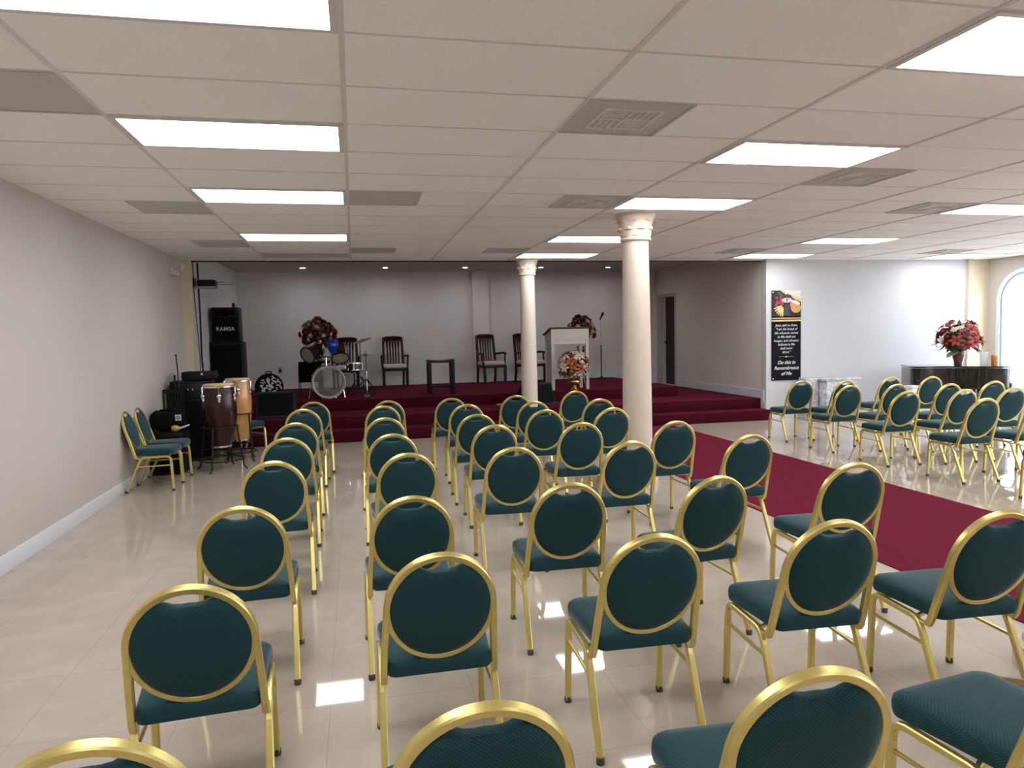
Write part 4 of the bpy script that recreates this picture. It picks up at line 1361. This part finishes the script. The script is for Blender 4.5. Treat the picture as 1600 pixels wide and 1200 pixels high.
for v in bm.verts:
    f = rng.uniform(.7, 1.1)
    v.co = V((v.co.x * .07 * f, v.co.y * .03 * f, .022 + v.co.z * .022 * f))
    v.co.z = max(0.0, v.co.z)
tag(obj('foil_scrap', bm, M['gold_foil'], loc=(2.37, 11.85, Z2), rotz=.15, sharp=20), 'small crumpled piece of gold foil lying on the second step', 'foil')

# ------------------------------------------------------------------ wireless receiver shelf and cables at the stage mouth
t = thing('wall_shelf', 'small beige bracket shelf high at the left of the stage', 'shelf', (-2.255, 11.30, 2.37))
bm = NB(); box(bm, .0, .02, -.06, .10, -.05, .10); obj('wall_plate', bm, M['black_metal'], t)
bm = NB(); box(bm, .02, .31, -.08, .12, -.05, -.025); obj('board', bm, M['shelf'], t)
t = thing('wireless_receiver', 'black wireless receiver with two rod antennas on the beige shelf', 'receiver', (-2.08, 11.32, 2.345))
bm = NB(); box(bm, -.12, .13, -.09, .09, 0, .095, bevel=.012); obj('case', bm, M['black'], t)
bm = NB(); tube(bm, [(.13, -.05, .055), (.26, -.10, .062)], .004, 6); obj('antenna', bm, M['black_metal'], t)
bm = NB(); tube(bm, [(.13, .05, .04), (.36, .12, .035)], .004, 6); obj('antenna', bm, M['black_metal'], t)
bm = NB(); tube(bm, [(-2.232, 11.50, 2.71), (-2.232, 11.50, 2.40), (-2.225, 11.48, 1.95), (-2.215, 11.40, 1.30), (-2.17, 11.25, .9), (-2.2, 11.28, .36)], .013, 8)
tag(obj('cable', bm, M['black']), 'thick black cable bundle hanging down past the beige shelf', 'cable')
bm = NB(); tube(bm, [(-2.243, 11.235, 2.71), (-2.24, 11.232, 2.45), (-2.243, 11.232, 2.25), (-2.225, 11.24, 1.8), (-2.21, 11.235, 1.35), (-2.205, 11.235, .36)], .006, 6)
tag(obj('cable', bm, M['black']), 'thin black cable nearest the yellowish post, hanging from the ceiling', 'cable')

# emergency light on the left wall, wall socket
t = thing('emergency_light', 'white twin-lamp emergency light high on the left wall', 'emergency light', (XL, 10.55, 2.50))
bm = NB(); box(bm, 0, .055, -.16, .16, -.06, .05, bevel=.012); obj('case', bm, M['white_plastic'], t)
for s in (-1, 1):
    bm = NB(); lathe(bm, [(.02, -.03), (.05, -.01), (.055, .03), (.05, .035)], 20, Matrix.Translation((.085, s * .115, .06)) @ V((.8, s * .4, -.4)).to_track_quat('Z', 'Y').to_matrix().to_4x4()); h = obj('lamp', bm, M['white_plastic'], t)
    bm = NB(); lathe(bm, [(0, .037), (.046, .036)], 20, Matrix.Translation((.085, s * .115, .06)) @ V((.8, s * .4, -.4)).to_track_quat('Z', 'Y').to_matrix().to_4x4(), cap=False); obj('lens', bm, M['grey_lens'], h)
t = thing('wall_socket', 'small grey socket plate low on the back wall behind the drum case', 'socket', (-1.52, YA, .92))
bm = NB(); box(bm, -.04, .04, -.008, 0, -.06, .06, bevel=.003); obj('plate', bm, M['grey_lens'], t)
bm = NB(); box(bm, -.02, .02, -.03, -.008, -.035, .015, bevel=.003); obj('plug', bm, M['black'], t)

# ------------------------------------------------------------------ banner
t = thing('banner', 'tall black vinyl banner with white script verse and bread picture', 'banner', (7.255, YF - .012, .65))
BW, BH = .28, 1.54
bm = NB(); box(bm, -BW, BW, -.002, .004, 0, BH); obj('sheet', bm, M['banner'], t)
def flat(poly, d=.0035):
    bm = NB()
    bm.faces.new([bm.verts.new((x, -d, z)) for x, z in poly])
    return bm
pic = obj('picture', flat([(-BW, 1.10), (BW, 1.10), (BW, BH), (-BW, BH)]), M['banner_pic'], t, label='printed picture of bread, grapes and a cup')
obj('pale_cloth', flat([(BW, 1.40), (BW, BH), (-.06, BH), (.02, 1.50)], .0042), M['cloth_print'], pic)
obj('wood_edge', flat([(BW, 1.40), (.02, 1.50), (-.06, BH), (-.12, BH), (0, 1.46), (BW, 1.34)], .0044), M['wheat'], pic)
def blob(cx, cz, rx, rz, ang=0, n=18, d=.0048):
    return flat([(cx + rx * math.cos(2 * PI * k / n) * math.cos(ang) - rz * math.sin(2 * PI * k / n) * math.sin(ang),
                  cz + rx * math.cos(2 * PI * k / n) * math.sin(ang) + rz * math.sin(2 * PI * k / n) * math.cos(ang)) for k in range(n)], d)
rng = random.Random(2)
for k in range(13):
    obj('grape', blob(-.17 + rng.uniform(-.07, .07) + .04 * (k % 3), 1.37 + rng.uniform(-.08, .06), .026, .026, d=.0048 + .0001 * k), M['grape'], pic)
obj('vine_leaf', blob(-.12, 1.485, .06, .03, -.5), M['leaf'], pic)
for k in range(6):
    a = math.radians(200 + 13 * k)
    cx, cz = -.06 + .11 * math.cos(a), 1.30 + .13 * math.sin(a)
    obj('wheat_ear', blob(cx, cz, .085, .014, a, d=.0050 + .0001 * k), M['wheat'], pic)
obj('loaf', blob(.18, 1.24, .10, .085, -.2, d=.0048), M['bread'], pic)
obj('loaf', blob(.13, 1.29, .06, .07, .3, d=.0049), M['bread'], pic)
obj('roll', blob(.18, 1.335, .085, .032, -.35, d=.0050), M['cloth_print'], pic)
obj('cup_stem', flat([(-.055, 1.12), (.07, 1.12), (.05, 1.20), (.055, 1.30), (-.04, 1.30), (-.03, 1.20)], .0054), M['chalice'], pic)
obj('cup_bowl', blob(.01, 1.405, .105, .07, 0, d=.0055), M['chalice'], pic)
obj('cup_band', blob(.01, 1.372, .10, .042, 0, d=.0057), M['pale_print'], pic)
cr_ = obj('cross', flat([(.004, 1.335), (.016, 1.335), (.016, 1.375), (.034, 1.375), (.034, 1.387), (.016, 1.387), (.016, 1.41), (.004, 1.41), (.004, 1.387), (-.014, 1.387), (-.014, 1.375), (.004, 1.375)], .0060), M['chalice'], pic)
obj('gold_band', flat([(-BW, 1.055), (BW, 1.055), (BW, 1.075), (-BW, 1.075)]), M['banner_gold'], t, label='upper gold stripe')
obj('gold_band', flat([(-BW, 1.01), (BW, 1.01), (BW, 1.038), (-BW, 1.038)]), M['wheat'], t, label='lower gold stripe')
verse = ['Jesus said to them,', '"I am the bread of', 'life; whoever comes', 'to Me shall not', 'hunger, and whoever', 'believes in Me', 'shall never', 'thirst."']
for k, ln in enumerate(verse):
    text_mesh('verse_line', ln, .056, Matrix.Translation((0, -.004, .945 - .066 * k)) @ RX90, M['banner_text'], t, shear=.25, bold=.0008)
bm = flat([(-.14, .404), (.14, .404), (.14, .409), (-.14, .409)]); obj('divider', bm, M['banner_gold'], t)
obj('divider_bead', blob(0, .4065, .016, .013, 0, d=.0042), M['banner_text'], t)
for k, (ln, s) in enumerate((('Do this in', .084), ('Remembrance', .080), ('of Me', .084))):
    text_mesh('title_line', ln, s, Matrix.Translation((0, -.004, .305 - .095 * k)) @ RX90, M['banner_text'], t, shear=.35, bold=.0016)
for sx in (-1, 1):
    for z in (.03, BH - .03):
        bm = NB(); lathe(bm, [(.005, .002), (.012, .002), (.012, .007), (.005, .007), (.005, .002)], 14, Matrix.Translation((sx * (BW - .025), 0, z)) @ AX, cap=False); obj('grommet', bm, M['silver'], t)

# marble altar block by the wall
t = thing('marble_altar', 'low grey marble block against the white wall right of the banner', 'altar', (8.13, 10.83, 0))
bm = NB(); box(bm, -.40, .23, -.20, .20, 0, .64, bevel=.006); obj('block', bm, M['marble'], t)
bm = NB(); box(bm, -.42, .25, -.22, .22, .64, .68, bevel=.006); obj('slab', bm, M['marble'], t)
bm = NB(); box(bm, -.66, -.43, -.02, .20, 0, .68, bevel=.006); obj('side_block', bm, M['marble'], t, label='narrow side block')

# ------------------------------------------------------------------ piano with flowers and a candle glass
PROT = math.radians(-28)
t = thing('grand_piano', 'glossy black grand piano with its lid closed, in the far right corner', 'piano', (9.55, 9.97, 0), PROT)
def piano_outline(off=0.0):
    # bentside faces the room (local -y); keyboard end at +x
    P = [(.75, -.30), (.70, -.34), (.55, -.36), (.38, -.33), (.20, -.25), (.0, -.16), (-.22, -.13), (-.40, -.17), (-.50, -.18), (-.58, -.13), (-.61, 0.0), (-.60, .55), (.75, .85)]
    return P
def catmull(P, lo, hi, m=6):
    out = []
    n = len(P)
    for k in range(n):
        p1 = P[k]
        if lo <= k < hi:
            p0, p2, p3 = P[k - 1], P[(k + 1) % n], P[(k + 2) % n]
            for s in range(m):
                u = s / m
                out.append(tuple(.5 * ((2 * p1[d]) + (-p0[d] + p2[d]) * u + (2 * p0[d] - 5 * p1[d] + 4 * p2[d] - p3[d]) * u * u + (-p0[d] + 3 * p1[d] - 3 * p2[d] + p3[d]) * u ** 3) for d in (0, 1)))
        else:
            out.append(p1)
    return out
PO = catmull(piano_outline(), 1, 10)
bm = NB(); prism(bm, PO, .50, .835); obj('case', bm, M['black_gloss'], t)
bm = NB(); prism(bm, [(x * 1.018, y * 1.018 + (.0)) for x, y in PO], .845, .868); obj('lid', bm, M['black_gloss'], t)
bm = NB(); box(bm, .60, .80, -.26, .80, .50, .60, bevel=.01); kb = obj('keybed', bm, M['black_gloss'], t)
bm = NB(); box(bm, .762, .795, -.20, .74, .60, .618); obj('keys', bm, M['white_plastic'], kb, label='white keys')
for x, y in ((.60, -.20), (.60, .66), (-.45, .20)):
    bm = NB(); lathe(bm, [(.03, 0), (.035, .03), (.028, .06), (.04, .12), (.055, .30), (.065, .44), (.065, .50)], 16, Matrix.Translation((x, y, 0))); obj('leg', bm, M['black_gloss'], t)
bm = NB(); box(bm, .42, .50, .10, .18, .08, .50); box(bm, .42, .50, .28, .36, .08, .50); box(bm, .36, .60, .08, .38, .03, .10); obj('pedal_lyre', bm, M['black_gloss'], t)

fa = thing('flower_arrangement', 'coral red lily bouquet in a maroon vase on the black piano', 'flowers', (9.66, 9.93, .868), group='flower arrangements')
bm = NB(); lathe(bm, [(.055, 0), (.06, .01), (.06, .05), (.085, .14), (.095, .20), (.085, .235), (.075, .225), (0, .2)], 24); obj('vase', bm, M['red_vase'], fa)
arrangement(fa, (0, 0, .42), .36, [('lily', 'pink_bloom', 1.2), ('lily', 'pink_bloom', 1.0), ('lily', 'red_bloom', 1.1), ('rose', 'red_bloom', .9), ('daisy', 'white_bloom', 1.0), ('lily', 'pink_bloom', 1.0)], 42, 9, zmin=-.30, leaves=70, squash=.92)
bm = NB()
leaf_blade(bm, V((-.10, -.08, .26)), V((-1, -.3, -.35)), .30, .075, .02)
leaf_blade(bm, V((.05, -.10, .40)), V((.25, -.5, 1)), .26, .04, .0)
obj('broad_leaf', bm, M['leaf_pale'], fa, label='broad pale green leaf')
t = thing('candle_glass', 'clear glass vase on the right end of the piano', 'glass', (9.96, 9.74, .868))
bm = NB(); lathe(bm, [(.045, 0), (.048, .006), (.050, .10), (.062, .22), (.058, .22), (.046, .10), (.042, .012), (0, .010)], 24); obj('glass', bm, M['clear'], t)
t = thing('candle', 'short amber candle beside the clear glass on the piano', 'candle', (10.03, 9.60, .868))
bm = NB(); lathe(bm, [(.040, 0), (.045, .01), (.052, .15), (.048, .17), (0, .165)], 20); obj('wax', bm, M['amber'], t)
bm = NB(); tube(bm, [(0, 0, .163), (.002, 0, .18)], .002, 5); obj('wick', bm, M['black'], t)
t = thing('white_box', 'small white box on the floor in front of the left end of the piano', 'box', (8.52, 9.62, 0))
bm = NB(); box(bm, -.09, .09, -.09, .09, 0, .56, bevel=.01); obj('carton', bm, M['baseboard'], t)
bm = NB(); box(bm, -.095, .095, -.095, .095, .56, .60, bevel=.008); obj('lid', bm, M['baseboard'], t)

# tan cardboard box by the column base, lower right
t = thing('cardboard_box', 'open tan cardboard box by the column base at the lower right edge', 'box', (2.42, 1.98, 0), math.radians(-28))
bm = NB()
W2, D2, H2 = .20, .14, .20
for (x0, x1, y0, y1) in ((-W2, W2, -D2, -D2 + .006), (-W2, W2, D2 - .006, D2), (-W2, -W2 + .006, -D2 + .006, D2 - .006), (W2 - .006, W2, -D2 + .006, D2 - .006)):
    box(bm, x0, x1, y0, y1, .006, H2)
box(bm, -W2, W2, -D2, D2, 0, .006)
obj('carton', bm, M['cardboard'], t)
bm = NB(); box(bm, -W2, W2, D2, D2 + .006, H2 - .13, H2, Matrix.Translation((0, 0, 0))); obj('flap', bm, M['cardboard'], t)

for o in bpy.data.objects:
    if o.type == 'EMPTY' and o.get('label') == 'x':
        print('UNLABELLED', o.name)
